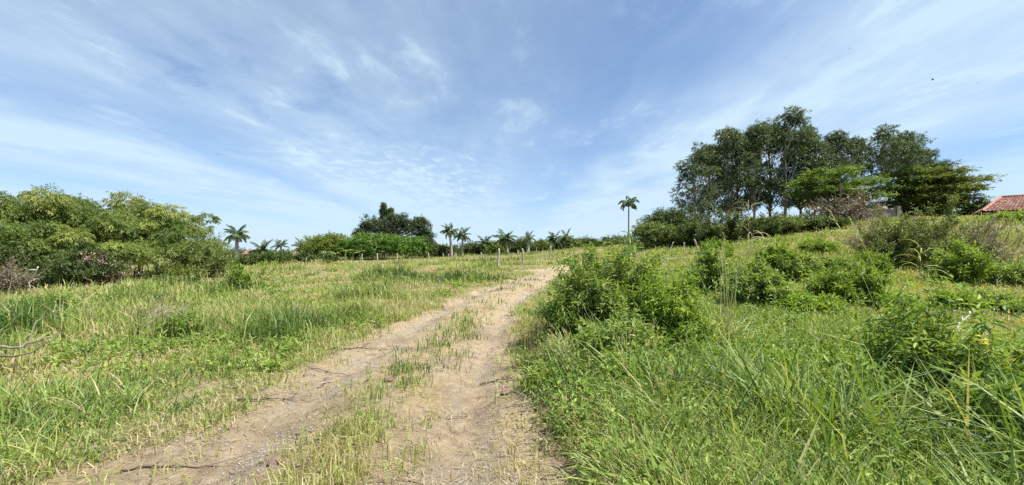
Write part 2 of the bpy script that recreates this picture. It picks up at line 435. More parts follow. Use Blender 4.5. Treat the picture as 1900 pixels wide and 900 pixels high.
def grass_height(x, y, rng):
    u = lateral(x, y); lush = lushness(x, y)
    p = fbm(x, y, 2.6, 3, 61); p2 = fbm(x, y, 0.8, 2, 62)
    left = 0.07 + 0.5 * sstep(0.48, 0.72, p) * (0.35 + 0.65 * sstep(0.35, 0.6, p2)) + 0.09 * p2
    left = left * (0.45 + 0.55 * sstep(1.5, 2.8, np.abs(u)))
    right = 0.16 + 0.26 * sstep(0.35, 0.7, p) + 0.14 * p2
    h = left * (1 - lush) + right * lush
    return h

def blades(rng, x, y, z, h, w, lean, tint, mb):
    n = len(x)
    az = rng.random(n) * 2 * PI
    d = np.stack([np.cos(az), np.sin(az), np.zeros(n)], -1)
    s = np.stack([-np.sin(az), np.cos(az), np.zeros(n)], -1)
    # blades turn their face at random round their own lean
    tw = rng.random(n) * PI
    s = nrm(s * np.cos(tw)[:, None] + d * np.sin(tw)[:, None])
    b = np.stack([x, y, z - 0.01], -1)
    up = np.array([0, 0, 1.0])
    m = b + up * (h * 0.55)[:, None] + d * (lean * h * 0.22)[:, None]
    t = b + up * (h * (1 - 0.28 * lean))[:, None] + d * (lean * h * 0.85)[:, None]
    w = w[:, None]
    V = np.stack([b - s * w * 0.4, b + s * w * 0.4, m + s * w * 0.5, m - s * w * 0.5, t], 1).reshape(-1, 3)
    i = np.arange(n)[:, None] * 5
    mb.add(V, i + np.array([[0, 1, 2, 3]]), i + np.array([[3, 2, 4]]), np.repeat(tint, 5))

def grass_field():
    rng = np.random.default_rng(11)
    mb = MB()
    NT = 44000
    x, y, r = polar(rng, NT, 1.5, 75)
    u = lateral(x, y); road = road_mask(x, y); lush = lushness(x, y)
    gapn = fbm(x, y, 0.55, 2, 88)
    dens = (1 - road) * (0.16 + 0.84 * sstep(0.36, 0.56, 0.6 * gapn + 0.4 * fbm(x, y, 2.6, 3, 61) + 0.3 * lush))
    # the strip between the wheel lines carries broken tufts, the wheel lines almost none
    strip = np.exp(-((u + 0.05) / 0.26) ** 2) * sstep(0.55, 0.72, fbm(x, y, 1.3, 2, 91)) * 0.28
    strip = np.maximum(strip, 0.55 * np.exp(-((x + 1.3) / 0.22) ** 2 - ((y - 3.35) / 0.6) ** 2))
    strip = np.maximum(strip, 0.45 * np.exp(-((x + 1.0) / 0.4) ** 2 - ((y - 8.0) / 1.6) ** 2))
    strip = np.maximum(strip, 0.05 * (np.abs(np.abs(u) - 0.86) > 0.25))
    dens = np.maximum(dens, road * strip)
    dens = dens * (1 - 0.5 * lush * sstep(9, 5, r))
    keep = rng.random(NT) < dens
    x, y, r, road, lush = x[keep], y[keep], r[keep], road[keep], lush[keep]
    h = grass_height(x, y, rng)
    h = np.where(road > 0.5, 0.07 + 0.16 * rng.random(len(x)), h)
    # regional colour: straw near the track edge and in thin patches, greener in tall patches
    edge = np.exp(-((np.abs(lateral(x, y)) - 1.5) / 0.4) ** 2)
    tn = fbm(x, y, 3.2, 3, 71); tn2 = fbm(x, y, 9, 2, 72)
    base = 0.45 + (1.3 - 0.75 * lush) * (tn - 0.5) + (0.6 - 0.3 * lush) * (tn2 - 0.5) + 0.16 * edge * (1 - lush) - 0.2 * lush * sstep(14, 6, r) - 0.3 * sstep(0.22, 0.42, h) * (1 - lush) - 0.1 * (1 - lush) * sstep(8, 4, r) - 0.18 * (road > 0.5) + 0.10 * sstep(10, 30, r) * (1 - lush) + 0.02 * lush * sstep(7, 12, r)
    base = base + 0.27 * sstep(0.54, 0.67, fbm(x, y, 1.9, 3, 97)) * (1 - lush)
    k = 11
    n = len(x)
    spread = (0.035 + 0.009 * r)[:, None]
    X = (x[:, None] + rng.normal(0, 1, (n, k)) * spread).ravel()
    Y = (y[:, None] + rng.normal(0, 1, (n, k)) * spread).ravel()
    R = np.repeat(r, k)
    HH = np.repeat(h, k) * (0.45 + 0.75 * rng.random(n * k))
    # some tall thin stems per tuft
    tall = rng.random(n * k) < np.repeat(0.035 - 0.03 * lush, k)
    HH = np.where(tall, HH * 1.6, HH)
    T = np.clip(np.repeat(base + rng.normal(0, 0.1, n), k) + rng.normal(0, 0.11, n * k) + 0.3 * tall, 0, 1)
    T = np.where(rng.random(n * k) < np.repeat(0.07 - 0.055 * lush, k), 0.75 + 0.25 * rng.random(n * k), T)
    Wd = (0.0042 + 0.00115 * R) * (0.6 + 0.7 * rng.random(n * k))
    ll = np.repeat(lush, k)
    Wd = Wd * (1 + 0.4 * ll * (R < 9))
    lean = np.clip(rng.gamma(2.0, 0.28 + 0.14 * np.repeat(lush, k), n * k), 0.05, 1.8)
    lean = np.where(tall, np.minimum(lean, 0.5), lean)
    Z = height(X, Y)
    blades(rng, X, Y, Z, HH, Wd, lean, T, mb)
    # tussocks of long arching leaves: broad on the lush bank, fine and patchy in the pasture
    def tussocks(nc, r1, a0, a1, lush_side, kk, w0, tn0):
        cx, cy, cr = polar(rng, nc, 1.6, r1, a0, a1)
        lu = lushness(cx, cy); lat = lateral(cx, cy)
        if lush_side:
            d = lu * (0.12 + 0.88 * sstep(0.42, 0.56, fbm(cx, cy, 1.1, 3, 93)))
        else:
            d = (1 - lu) * (lat < 0) * (sstep(0.52, 0.64, fbm(cx, cy, 2.0, 3, 193)) * 0.85 + 0.03) * sstep(1.5, 2.3, -lat)
        keep = rng.random(nc) < d * (1 - road_mask(cx, cy))
        cx, cy, cr, lat = cx[keep], cy[keep], cr[keep], lat[keep]; nc = len(cx)
        csz = (1.25 if lush_side else 1.0) * np.repeat((0.55 + 0.75 * rng.random(nc) ** 1.5) * (0.5 + 0.5 * sstep(1.4, 2.8, np.abs(lat))), kk); ctn = np.repeat(rng.normal(0, 0.12, nc), kk)
        n = nc * kk
        sp = np.repeat(0.03 + 0.007 * cr, kk)
        x = np.repeat(cx, kk) + rng.normal(0, 1, n) * sp; y = np.repeat(cy, kk) + rng.normal(0, 1, n) * sp
        r = np.repeat(cr, kk)
        Lb = ((0.26 + 0.46 * fbm(x, y, 1.6, 2, 94)) if lush_side else (0.15 + 0.3 * fbm(x, y, 1.9, 2, 96))) * (0.55 + 0.7 * rng.random(n)) * csz
        Lb = Lb * (1 - 0.45 * sstep(4.5, 7, r)) * (1 + 0.2 * sstep(1.2, 2.4, x) * sstep(5.0, 3.6, r)) if lush_side else Lb
        wb = (w0 + 0.0011 * r) * (0.5 + 0.9 * rng.random(n))
        e0 = rng.uniform(0.75, 1.5, n); bend = rng.uniform(0.2, 2.0, n)
        az = rng.random(n) * 2 * PI
        d = np.stack([np.cos(az), np.sin(az), np.zeros(n)], -1)
        tw = rng.normal(0, 0.5, n)
        s = nrm(np.stack([-np.sin(az + tw), np.cos(az + tw), 0.3 * np.sin(tw)], -1))
        c = np.stack([x, y, height(x, y) - 0.01], -1); rows = []
        prof = [0.6, 1.0, 0.9, 0.55]
        for k_ in range(4):
            rows += [c - s * (wb * prof[k_] * 0.5)[:, None], c + s * (wb * prof[k_] * 0.5)[:, None]]
            e = e0 - bend * (k_ + 0.5) / 4
            c = c + (d * np.cos(e)[:, None] + np.array([0, 0, 1.0]) * np.sin(e)[:, None]) * (Lb / 4)[:, None]
        rows.append(c)
        V = np.stack(rows, 1).reshape(-1, 3); i = np.arange(n)[:, None] * 9
        qd = np.concatenate([i + np.array([[0, 1, 3, 2]]), i + np.array([[2, 3, 5, 4]]), i + np.array([[4, 5, 7, 6]])])
        T = np.clip(tn0 + 0.5 * (fbm(x, y, 1.8, 2, 95) - 0.5) + ctn + rng.normal(0, 0.08, n), 0, 0.6)
        T = np.where(rng.random(n) < (0.012 if lush_side else 0.09), 0.7 + 0.25 * rng.random(n), T)
        mb.add(V, qd, i + np.array([[6, 7, 8]]), np.repeat(T, 9))
    tussocks(5200, 13, 2, 62, True, 32, 0.0105, 0.32)
    tussocks(4000, 34, -62, 10, False, 30, 0.0032, 0.19)
    # short thin undergrowth between the tufts
    n = 130000
    x, y, r = polar(rng, n, 1.5, 24)
    keep = rng.random(n) < (1 - road_mask(x, y)) * 0.9 * (1 - 0.75 * lushness(x, y) * sstep(9, 5, r)) + 0.02
    x, y, r = x[keep], y[keep], r[keep]; n = len(x)
    h = (0.035 + 0.09 * rng.random(n)) * (1 + 0.03 * r)
    T = np.clip(0.42 + 1.3 * (fbm(x, y, 1.4, 3, 73) - 0.5) + rng.normal(0, 0.2, n) + 0.25 * np.exp(-((np.abs(lateral(x, y)) - 1.5) / 0.5) ** 2), 0, 1)
    blades(rng, x, y, height(x, y), h, (0.003 + 0.0011 * r) * (0.6 + 0.7 * rng.random(n)), np.clip(rng.gamma(2.0, 0.45, n), 0.1, 2.2), T, mb)
    o = mb.obj('grass', G['grass'])
    tag(o, 'uneven pasture grass, olive and thin by the track, lush on the bank', None, None, 'stuff')
grass_field()

def straw_litter():
    rng = np.random.default_rng(12)
    mb = MB()
    n = 60000
    x, y, r = polar(rng, n, 1.6, 22, -58, 58)
    u = lateral(x, y); road = road_mask(x, y)
    pn = fbm(x, y, 0.9, 3, 15)
    d = 0.85 * road * (0.1 + 0.9 * sstep(0.45, 0.62, pn)) * (1 - 0.75 * np.exp(-((np.abs(u) - 0.86) / 0.25) ** 2))
    d = np.maximum(d, 0.3 * np.exp(-((np.abs(u) - 1.6) / 0.35) ** 2) * (u < 1.3))
    d = np.maximum(d, 0.07 * (u < -1.5) + 0.03)
    k = rng.random(n) < d
    x, y, r = x[k], y[k], r[k]; n = len(x)
    z = height(x, y) + 0.004 + 0.012 * rng.random(n)
    a = rng.random(n) * 2 * PI
    D = nrm(np.stack([np.cos(a), np.sin(a), rng.normal(0.05, 0.14, n)], -1))
    L = (0.03 + 0.1 * rng.random(n) ** 2) * (1 + 0.03 * r); W = (0.0022 + 0.0009 * r) * (0.7 + 0.6 * rng.random(n))
    q = leaf_quads(np.stack([x, y, z], -1), D, nrm(np.array([0, 0, 1.0]) + rng.normal(0, 0.2, (n, 3))), L, W, 0.0, 0.0)
    mb.quads(q, rng.random(n))
    tag(mb.obj('dry_straw', G['straw']), 'bleached straw and cut grass strewn over the dirt track', None, None, 'stuff')
straw_litter()

def gravel():
    rng = np.random.default_rng(13)
    mb = MB()
    n = 90000
    x, y, r = polar(rng, n, 1.7, 16, -52, 30)
    u = lateral(x, y); road = road_mask(x, y)
    d = road * (0.3 + 0.7 * np.exp(-((np.abs(u) - 0.86) / 0.35) ** 2)) * sstep(0.35, 0.6, fbm(x, y, 0.8, 2, 51))
    k = rng.random(n) < d
    x, y, r = x[k], y[k], r[k]; n = len(x)
    z = height(x, y)
    s = (0.003 + 0.009 * rng.random(n) ** 6) * (1 + 0.05 * r)
    o = np.array([[1, 0, 0], [0, 1, 0], [-1, 0, 0], [0, -1, 0], [0, 0, 0.7], [0, 0, -0.7]], float)
    a = rng.random(n) * 2 * PI
    ca, sa = np.cos(a), np.sin(a)
    V = o[None] * s[:, None, None] * (0.7 + 0.6 * rng.random((n, 6, 1)))
    V = np.stack([V[..., 0] * ca[:, None] - V[..., 1] * sa[:, None], V[..., 0] * sa[:, None] + V[..., 1] * ca[:, None], V[..., 2]], -1)
    V = V + np.stack([x, y, z + s * 0.2], -1)[:, None]
    f = np.array([[0, 1, 4], [1, 2, 4], [2, 3, 4], [3, 0, 4], [1, 0, 5], [2, 1, 5], [3, 2, 5], [0, 3, 5]])
    T = (np.arange(n)[:, None, None] * 6 + f[None]).reshape(-1, 3)
    mb.add(V.reshape(-1, 3), None, T, np.repeat(rng.random(n), 6))
    tag(mb.obj('gravel', G['gravel']), 'small grey stones pressed into the wheel lines', None, None, 'stuff')
gravel()

def ground_cover():
    """leafy low weeds nobody could count"""
    rng = np.random.default_rng(14)
    mb = MB()
    n = 15000
    x, y, r = polar(rng, n, 2.0, 45)
    lush = lushness(x, y); road = road_mask(x, y)
    p = fbm(x, y, 2.0, 3, 101)
    d = (1 - road) * (lush * (0.15 + 0.85 * sstep(0.42, 0.6, p)) * (1 - 0.75 * sstep(5, 9, r)) + (1 - lush) * 0.4 * sstep(0.52, 0.64, p))
    k = rng.random(n) < d
    x, y, r, lush = x[k], y[k], r[k], lush[k]; n = len(x)
    z = height(x, y)
    hs = (0.16 + 0.3 * rng.random(n)) * (0.6 + 0.6 * lush)
    n0 = 5000
    x2, y2, r2 = polar(rng, n0, 2.0, 9, 3, 60)
    k = rng.random(n0) < lushness(x2, y2) * (1 - road_mask(x2, y2)) * sstep(0.42, 0.56, fbm(x2, y2, 1.3, 3, 131))
    x = np.concatenate([x, x2[k]]); y = np.concatenate([y, y2[k]]); r = np.concatenate([r, r2[k]]); z = np.concatenate([z, height(x2[k], y2[k])])
    hs = np.concatenate([hs, 0.2 + 0.3 * rng.random(k.sum())]); n = len(x)
    for rep in range(3):
        dirs = nrm(np.stack([rng.normal(0, 0.5, n), rng.normal(0, 0.5, n), np.ones(n)], -1))
        off = rng.normal(0, 1, (n, 2)) * (0.03 + 0.006 * r)[:, None]
        base = np.stack([x + off[:, 0], y + off[:, 1], z], -1)
        for lo, hi, nl, L, W in ((0, 4, 11, 0.065, 0.022), (4, 8, 10, 0.075, 0.027), (8, 16, 9, 0.11, 0.042), (16, 50, 8, 0.18, 0.075)):
            s = (r >= lo) & (r < hi)
            if s.sum() == 0: continue
            q, t = shoots(rng, base[s], dirs[s], hs[s], nl, L, W, 0.85, 0.12, 0.3)
            mb.quads(q, np.clip(t * 0.75 + 0.2 + 0.4 * (np.repeat(fbm(x[s], y[s], 4, 2, 55), nl) - 0.5), 0, 1))
    tag(mb.obj('ground_cover', G['weed']), 'low leafy weeds growing through the grass', None, None, 'stuff')
ground_cover()
# ------------------------------------------------------------------ plant builders
def rand_dirs(rng, n, zmin=-0.2):
    z = rng.uniform(zmin, 1, n); a = rng.random(n) * 2 * PI
    r = np.sqrt(np.maximum(0, 1 - z * z))
    return np.stack([r * np.cos(a), r * np.sin(a), z], -1)

def make_shrub(name, label, cat, loc, mat, rx, ry, h, seed, stems=40, per=14, nl=12, L=0.08, W=0.022, slen=0.28, droop=0.15, rough=0.25,
               spread=0.8, jit=0.35, stemr=0.008, stemmat='twig', group=None, base=0.15, zmin=-0.15, low=0.15, twigs=0):
    """stems rising from the root to an uneven dome, leafy shoots all along them"""
    rng = np.random.default_rng(seed)
    root = empty(name, loc, label, cat, group)
    dirs = rand_dirs(rng, stems, zmin)
    lump = 1 + rough * rng.normal(0, 1, stems).clip(-1.6, 1.6)
    end = dirs * np.array([rx, ry, 0.0]) * lump[:, None] * 0.95
    end[:, 2] = h * (0.42 + 0.55 * np.maximum(dirs[:, 2], -0.3)) * lump
    end[:, 2] = np.maximum(end[:, 2], 0.06 * h)
    p0 = np.zeros((stems, 3)); a = rng.random(stems) * 6.28
    p0[:, 0] = np.cos(a) * base * rx * rng.random(stems); p0[:, 1] = np.sin(a) * base * ry * rng.random(stems)
    p1 = p0 * 0.6 + end * np.array([0.35, 0.35, 0.7])
    K = 9
    path = bez(p0, p1, end, K)
    rad = np.linspace(1, 0.25, K)[None] * stemr * (0.7 + 0.6 * rng.random((stems, 1)))
    sm = MB(); tubes(sm, path, rad, 4, 0.5)
    t = low + (1 - low) * rng.random((stems, per)) ** 0.7
    i = np.minimum((t * (K - 1)).astype(int), K - 2); f = t * (K - 1) - i
    si = np.arange(stems)[:, None]
    pos = path[si, i] * (1 - f)[..., None] + path[si, i + 1] * f[..., None]
    tang = nrm(path[si, i + 1] - path[si, i])
    out = nrm(path[si, i] * np.array([1 / rx, 1 / ry, 0.6 / h]) + 1e-4)
    sd = nrm(tang * 0.5 + out * 0.5 + np.array([0, 0, 0.25]) + rng.normal(0, 0.5, pos.shape))
    S = stems * per
    q, tint = shoots(rng, pos.reshape(-1, 3), sd.reshape(-1, 3), slen * (0.5 + 0.9 * rng.random(S)), nl, L, W, spread, droop, jit)
    lowz = q[..., 2].min(1) > 0.0
    mb = MB(); mb.quads(q[lowz], tint[lowz])
    if twigs:
        k = rng.integers(0, S, twigs)
        b = pos.reshape(-1, 3)[k]; d = nrm(sd.reshape(-1, 3)[k] + np.array([0, 0, 0.4])); ln = (slen * (0.8 + 1.2 * rng.random(twigs)))[:, None]
        tubes(sm, bez(b, b + d * ln * 0.5 + rng.normal(0, 0.05, b.shape), b + d * ln, 4), np.linspace(1, 0.3, 4)[None] * np.full((twigs, 1), stemr * 0.6), 3, 0.5)
    sm.obj('stems', G[stemmat], root, smooth=True)
    mb.obj('foliage', mat, root)
    return root

def blob_shoots(rng, blobs, per, slen, nl, L, W, spread=0.8, droop=0.25, jit=0.4, up=0.3, inner=0.5, flat=1.0):
    """leafy shoots through ellipsoid clumps (cx,cy,cz,rx,ry,rz)"""
    b = np.repeat(np.asarray(blobs, float), per, axis=0)
    n = len(b)
    d = rand_dirs(rng, n, -0.75)
    r = inner + (1 - inner) * rng.random(n) ** 0.6
    r = r * (1 + 0.13 * rng.normal(0, 1, n))
    pos = b[:, :3] + d * r[:, None] * b[:, 3:]
    sd = nrm(d / b[:, 3:] * b[:, 3:].mean(1, keepdims=True) + np.array([0, 0, up]) + rng.normal(0, 0.35, (n, 3)))
    sd = nrm(sd * np.array([1, 1, flat]))
    return shoots(rng, pos, sd, slen * (0.5 + rng.random(n)), nl, L, W, spread, droop, jit * np.array([1, 1, flat]), zflat=flat)

def tree_wood(rng, blobs, trunk_top, r0, lean=(0, 0), forks=1, limb_from=(0.35, 0.95), wob=0.15, limbr=0.3):
    """tapered trunk and one limb to every leaf clump"""
    mb = MB()
    K = 10
    tt = np.linspace(0, 1, K)
    top = np.array([lean[0], lean[1], trunk_top])
    tp = tt[:, None] * top + np.stack([wob * np.sin(tt * 4 + rng.random() * 6) * tt, wob * np.cos(tt * 3.3 + rng.random() * 6) * tt, 0 * tt], -1)
    tp[0, 2] = -0.15
    tubes(mb, tp, r0 * (1 - 0.72 * tt) * (1 + 0.5 * np.exp(-tt * 14)), 8, 0.5)
    B = np.asarray(blobs, float)
    n = len(B)
    f = np.clip((B[:, 2] / trunk_top) - rng.uniform(0.15, 0.4, n), *limb_from)
    i = np.minimum((f * (K - 1)).astype(int), K - 2); g = f * (K - 1) - i
    p0 = tp[i] * (1 - g)[:, None] + tp[i + 1] * g[:, None]
    p2 = B[:, :3]
    p1 = (p0 + p2) * 0.5 + np.stack([rng.normal(0, 0.15, n), rng.normal(0, 0.15, n), np.abs(rng.normal(0, 0.3, n))], -1)
    lr = r0 * (1 - 0.72 * f) * limbr * 1.6
    tubes(mb, bez(p0, p1, p2, 7), np.linspace(1, 0.2, 7)[None] * lr[:, None], 5, 0.5)
    # twigs inside each clump
    m = 5
    b = np.repeat(B, m, axis=0)
    e = b[:, :3] + rand_dirs(rng, n * m, -0.3) * b[:, 3:] * 0.85
    s = b[:, :3] - np.array([0, 0, 0.1])
    tubes(mb, bez(s, (s + e) / 2 + rng.normal(0, 0.1, e.shape), e, 4), np.linspace(1, 0.3, 4)[None] * np.repeat(lr * 0.28, m)[:, None], 3, 0.5)
    return mb

def make_tree(name, label, cat, loc, mat, blobs, seed, per, slen, nl, L, W, trunk_top, r0, bark='bark', group=None, droop=0.25, up=0.3, spread=0.8,
              lean=(0, 0), inner=0.5, limb_from=(0.35, 0.95), wob=0.15, jit=0.4, flat=1.0):
    rng = np.random.default_rng(seed)
    root = empty(name, loc, label, cat, group)
    tree_wood(rng, blobs, trunk_top, r0, lean, limb_from=limb_from, wob=wob).obj('trunk', G[bark], root, smooth=True)
    q, t = blob_shoots(rng, blobs, per, slen, nl, L, W, spread, droop, jit, up, inner, flat)
    mb = MB(); mb.quads(q, t); mb.obj('crown', mat, root)
    return root

def dome_blobs(rng, n, rx, ry, z0, z1, br, flat=0.75, shell=0.6):
    """clumps through a dome between heights z0 and z1"""
    d = rand_dirs(rng, n, -0.35)
    r = shell + (1 - shell) * rng.random(n)
    zc = (z0 + z1) * 0.5 - (z1 - z0) * 0.1
    hz_ = (z1 - z0) * 0.55
    s = br * (0.65 + 0.7 * rng.random(n))
    return np.stack([d[:, 0] * r * (rx - br * 0.6), d[:, 1] * r * (ry - br * 0.6), np.maximum(zc + d[:, 2] * r * (hz_ - br * 0.3), z0), s, s, s * flat], -1)

# ------------------------------------------------------------------ bamboo thicket
def make_bamboo(seed, H, spread, label, loc, culms=8):
    rng = np.random.default_rng(seed)
    root = empty('bamboo_clump', loc, label, 'bamboo', 'bamboo clumps at the field edge')
    n = culms
    a = rng.random(n) * 2 * PI
    sp = spread * (0.25 + 0.85 * rng.random(n)); hh = H * (0.62 + 0.42 * rng.random(n)) * (1.06 - 0.22 * (sp / spread))
    b0 = np.stack([np.cos(a), np.sin(a), np.zeros(n)], -1) * (0.55 * rng.random((n, 1)))
    t = np.linspace(0, 1, 12)
    hor = sp[:, None] * t[None] ** 1.9
    ver = hh[:, None] * (1.42 * t - 0.46 * t ** 3.2)[None]
    dirs = np.stack([np.cos(a), np.sin(a)], -1)
    path = np.zeros((n, 12, 3))
    path[..., :2] = b0[:, None, :2] + dirs[:, None] * hor[..., None]
    path[..., 2] = ver
    mb = MB(); tubes(mb, path, np.linspace(1, 0.12, 12)[None] * (0.03 + 0.015 * rng.random((n, 1))), 5, 0.5)
    mb.obj('culms', G['culm'], root, smooth=True)
    # leaf branches mass into umbrella-like plumes that hang outward
    m, per = 3, 80
    tt = np.clip(np.array([0.5, 0.76, 0.99])[None] + rng.normal(0, 0.06, (n, m)), 0.3, 1)
    i = np.minimum((tt * 11).astype(int), 10); f = tt * 11 - i
    si = np.arange(n)[:, None]
    cen = path[si, i] * (1 - f)[..., None] + path[si, i + 1] * f[..., None]
    out = np.concatenate([np.repeat(dirs[:, None], m, 1), np.zeros((n, m, 1))], -1)
    cen = cen + out * (rng.random((n, m, 1)) * 0.5) + rng.normal(0, 0.18, (n, m, 3)) * np.array([1, 1, 0.4])
    R = (1.05 - 0.4 * tt) * (0.7 + 0.55 * rng.random((n, m)))
    d = rand_dirs(rng, n * m * per, -0.35).reshape(n, m, per, 3)
    pos = cen[:, :, None] + d * (R[..., None] * (0.72 + 0.3 * rng.random((n, m, per))))[..., None] * np.array([1, 1, 0.72])
    sd = nrm(d * np.array([1, 1, 0.6]) + out[:, :, None] * 0.2 + np.array([0, 0, -0.3]) + rng.normal(0, 0.2, d.shape))
    # fine arching tips above the thicket
    S = n * m * per
    q, tint = shoots(rng, pos.reshape(-1, 3), sd.reshape(-1, 3), 0.34 * (0.5 + 0.8 * rng.random(S)), 10, 0.2, 0.045, 0.5, 0.6, 0.2)
    ct = np.repeat((0.6 * rng.random((n, m)) + 0.4 * rng.random((n, 1))).ravel(), per * 10)
    tipb = path[:, -1]; tipd = nrm(path[:, -1] - path[:, -3] + np.array([0, 0, 0.25]))
    q2, t2 = shoots(rng, np.repeat(tipb, 7, 0) + rng.normal(0, 0.16, (7 * n, 3)) - np.array([0, 0, 0.15]), nrm(np.repeat(tipd, 7, 0) * 0.7 + np.array([0, 0, 0.3]) + rng.normal(0, 0.35, (7 * n, 3))), 0.6 * (0.5 + 0.8 * rng.random(7 * n)), 17, 0.2, 0.035, 0.6, 0.3, 0.2)
    keep = q[..., 2].min(1) > 0.02
    mb = MB(); mb.quads(q[keep], np.clip(0.3 * tint + 0.75 * ct, 0, 1)[keep]); mb.quads(q2, t2)
    mb.obj('foliage', G['bamboo'], root)
    return root

bl = ['tall bamboo clump with feathery top cut by the picture edge', 'yellow-green bamboo clump drooping low beside the tallest plume',
      'dark bamboo clump with bristling top in the thicket middle', 'bamboo clump with the highest spiky tip of the thicket',
      'bushy bamboo clump with puffy plumes over the dry brown shrub', 'bamboo clump above the dark hollow near the field',
      'last tall bamboo clump before the lone palm, with a wispy drooping tip', 'low arching bamboo plumes in front of the dark hollow',
      'pale bamboo clump leaning out over the dark leafy shrub', 'bamboo clump behind the others, only its crown showing']
bs = [(15, 345, 21, 0), (80, 392, 20, 1), (130, 362, 24, 2), (195, 352, 26, 0), (245, 372, 24, 1), (250, 398, 23, 2), (290, 384, 25, 0), (240, 432, 20.5, 1), (10, 400, 18.5, 2), (175, 365, 29, 1)]
bl += ['dark bamboo clump closing the thicket behind the pinkish withered shrub', 'bamboo clump with low plumes hanging over the rounded olive shrub']
bs += [(165, 412, 23.5, 2), (322, 430, 24, 1)]
bsrc = {}
for j, (px, top, D, kind) in enumerate(bs):
    g = ground_at(px, D)
    hgt = P(px, top, D)[2] - g[2]
    if kind not in bsrc:
        bsrc[kind] = (make_bamboo(100 + kind, 5.0, 2.7, bl[j], g), 5.0)
        r = bsrc[kind][0]
    else:
        r = copy_thing(bsrc[kind][0], g, bl[j], rz=1.3 * j + 0.4)
    s = hgt / 5.0
    r.scale = (0.55 * s + 0.45, 0.55 * s + 0.45, s)
# more of the same thicket running out of frame
g = ground_at(-110, 21); copy_thing(bsrc[1][0], g, 'bamboo clump farthest out, its plumes entering at the picture edge', rz=2.0, sc=(1.0, 1.0, 1.0))

# ------------------------------------------------------------------ shrubs by the thicket
def shrub_px(name, label, cat, px, base, top, hw, D, mat, seed, **kw):
    """a shrub by its place and size as seen: centre, top, half-width"""
    g = ground_at(px, D)
    h = P(px, top, D)[2] - g[2]
    rx = hw / F * D
    kw.setdefault('ry', rx * 0.9)
    ry = kw.pop('ry')
    return make_shrub(name, label, cat, g - np.array([0, 0, 0.03]), mat, rx, ry, max(h, 0.3) / 0.93, seed, **kw)

FAR = dict(stems=46, per=16, nl=9, L=0.17, W=0.065, slen=0.4)
shrub_px('leafy_shrub', 'dark green rounded shrub at the foot of the bamboo beside a bare white branch', 'shrub', 118, 530, 474, 78, 17.5, G['dark'], 201, **FAR)
shrub_px('leafy_shrub', 'dark shrub cut by the picture edge under the bamboo', 'shrub', 5, 535, 480, 70, 16.5, G['dark'], 202, **FAR)
shrub_px('dry_shrub', 'pinkish brown withered shrub below the bamboo, beside a dark green shrub', 'shrub', 192, 520, 482, 34, 18.5, G['dryleaf'], 203, stems=40, per=14, nl=8, L=0.14, W=0.05, slen=0.35, twigs=120)
shrub_px('dry_shrub', 'grey-brown half-bare twiggy shrub at the picture edge', 'shrub', 12, 535, 500, 34, 14.5, G['dryleaf'], 204, stems=36, per=10, nl=5, L=0.1, W=0.035, slen=0.35, twigs=160, stemmat='twig', stemr=0.008)
shrub_px('leafy_shrub', 'rounded olive shrub on the field edge between bamboo and lone palm', 'shrub', 366, 508, 464, 60, 22, G['olive'], 205, **FAR)
shrub_px('leafy_shrub', 'tall light green bush behind the rounded olive shrub', 'shrub', 380, 490, 450, 34, 28, G['bamboo'], 206, stems=46, per=16, nl=9, L=0.2, W=0.06, slen=0.5)
shrub_px('leafy_weed', 'pale leafed weed standing in front of the rounded olive shrub', 'weed', 348, 515, 497, 26, 17.5, G['banana'], 207, stems=16, per=8, nl=8, L=0.16, W=0.06, slen=0.3, stemmat='stem')
shrub_px('leafy_weed', 'grey-green weed at the edge of the dark bamboo hollow', 'weed', 300, 515, 492, 24, 18, G['olive'], 208, stems=20, per=9, nl=8, L=0.13, W=0.05, slen=0.3, stemmat='stem')
shrub_px('leafy_weed', 'bushy bright weed in the open field below the lone palm', 'weed', 455, 525, 494, 30, 15.5, G['bushbright'], 209, stems=24, per=10, nl=8, L=0.13, W=0.045, slen=0.3, stemmat='stem')
shrub_px('leafy_weed', 'dark low weed mound in the grass near the dead branches', 'weed', 100, 635, 578, 45, 9.2, G['weed'], 210, stems=30, per=12, nl=9, L=0.085, W=0.03, slen=0.22, stemmat='stem', zmin=0.0)
for j, (px, top, hw, D, lab) in enumerate([(468, 478, 40, 38, 'dark clipped hedge bush at the foot of the lone palm'), (520, 476, 40, 40, 'dark hedge bush beneath the low spreading palms'), (580, 478, 34, 41, 'thin hedge bush beside the small tiled hut')]):
    shrub_px('hedge_bush', lab, 'hedge', px, 492, top, hw, D, G['dark'], 220 + j, stems=40, per=14, nl=8, L=0.28, W=0.13, slen=0.5, group='hedge bushes under the palms')

# ------------------------------------------------------------------ the big leafy bush by the track and the bushes on the bank
NEAR = dict(L=0.1, W=0.028, slen=0.27, stemmat='stem', droop=0.12, rough=0.17, twigs=90)
shrub_px('roadside_bush', 'big glossy narrow-leaved bush crowding the track edge', 'bush', 1128, 690, 477, 96, 6.6, G['bush'], 301, stems=105, per=14, nl=13, **NEAR)
shrub_px('roadside_bush', 'lower light green bush pressed against the big glossy bush on its bank side', 'bush', 1225, 690, 545, 75, 5.7, G['bushbright'], 302, stems=80, per=13, nl=12, **NEAR)
shrub_px('roadside_bush', 'small low bush spilling onto the dirt in front of the big glossy bush', 'bush', 1058, 640, 572, 48, 6.3, G['bush'], 303, stems=50, per=11, nl=12, **NEAR)
shrub_px('roadside_bush', 'dark skirt bush under the big glossy bush among dry stalks', 'bush', 1150, 720, 610, 62, 5.1, G['bush'], 304, stems=55, per=11, nl=12, **NEAR)
MID = dict(stems=75, per=13, nl=11, L=0.12, W=0.042, slen=0.24, stemmat='stem', rough=0.16)
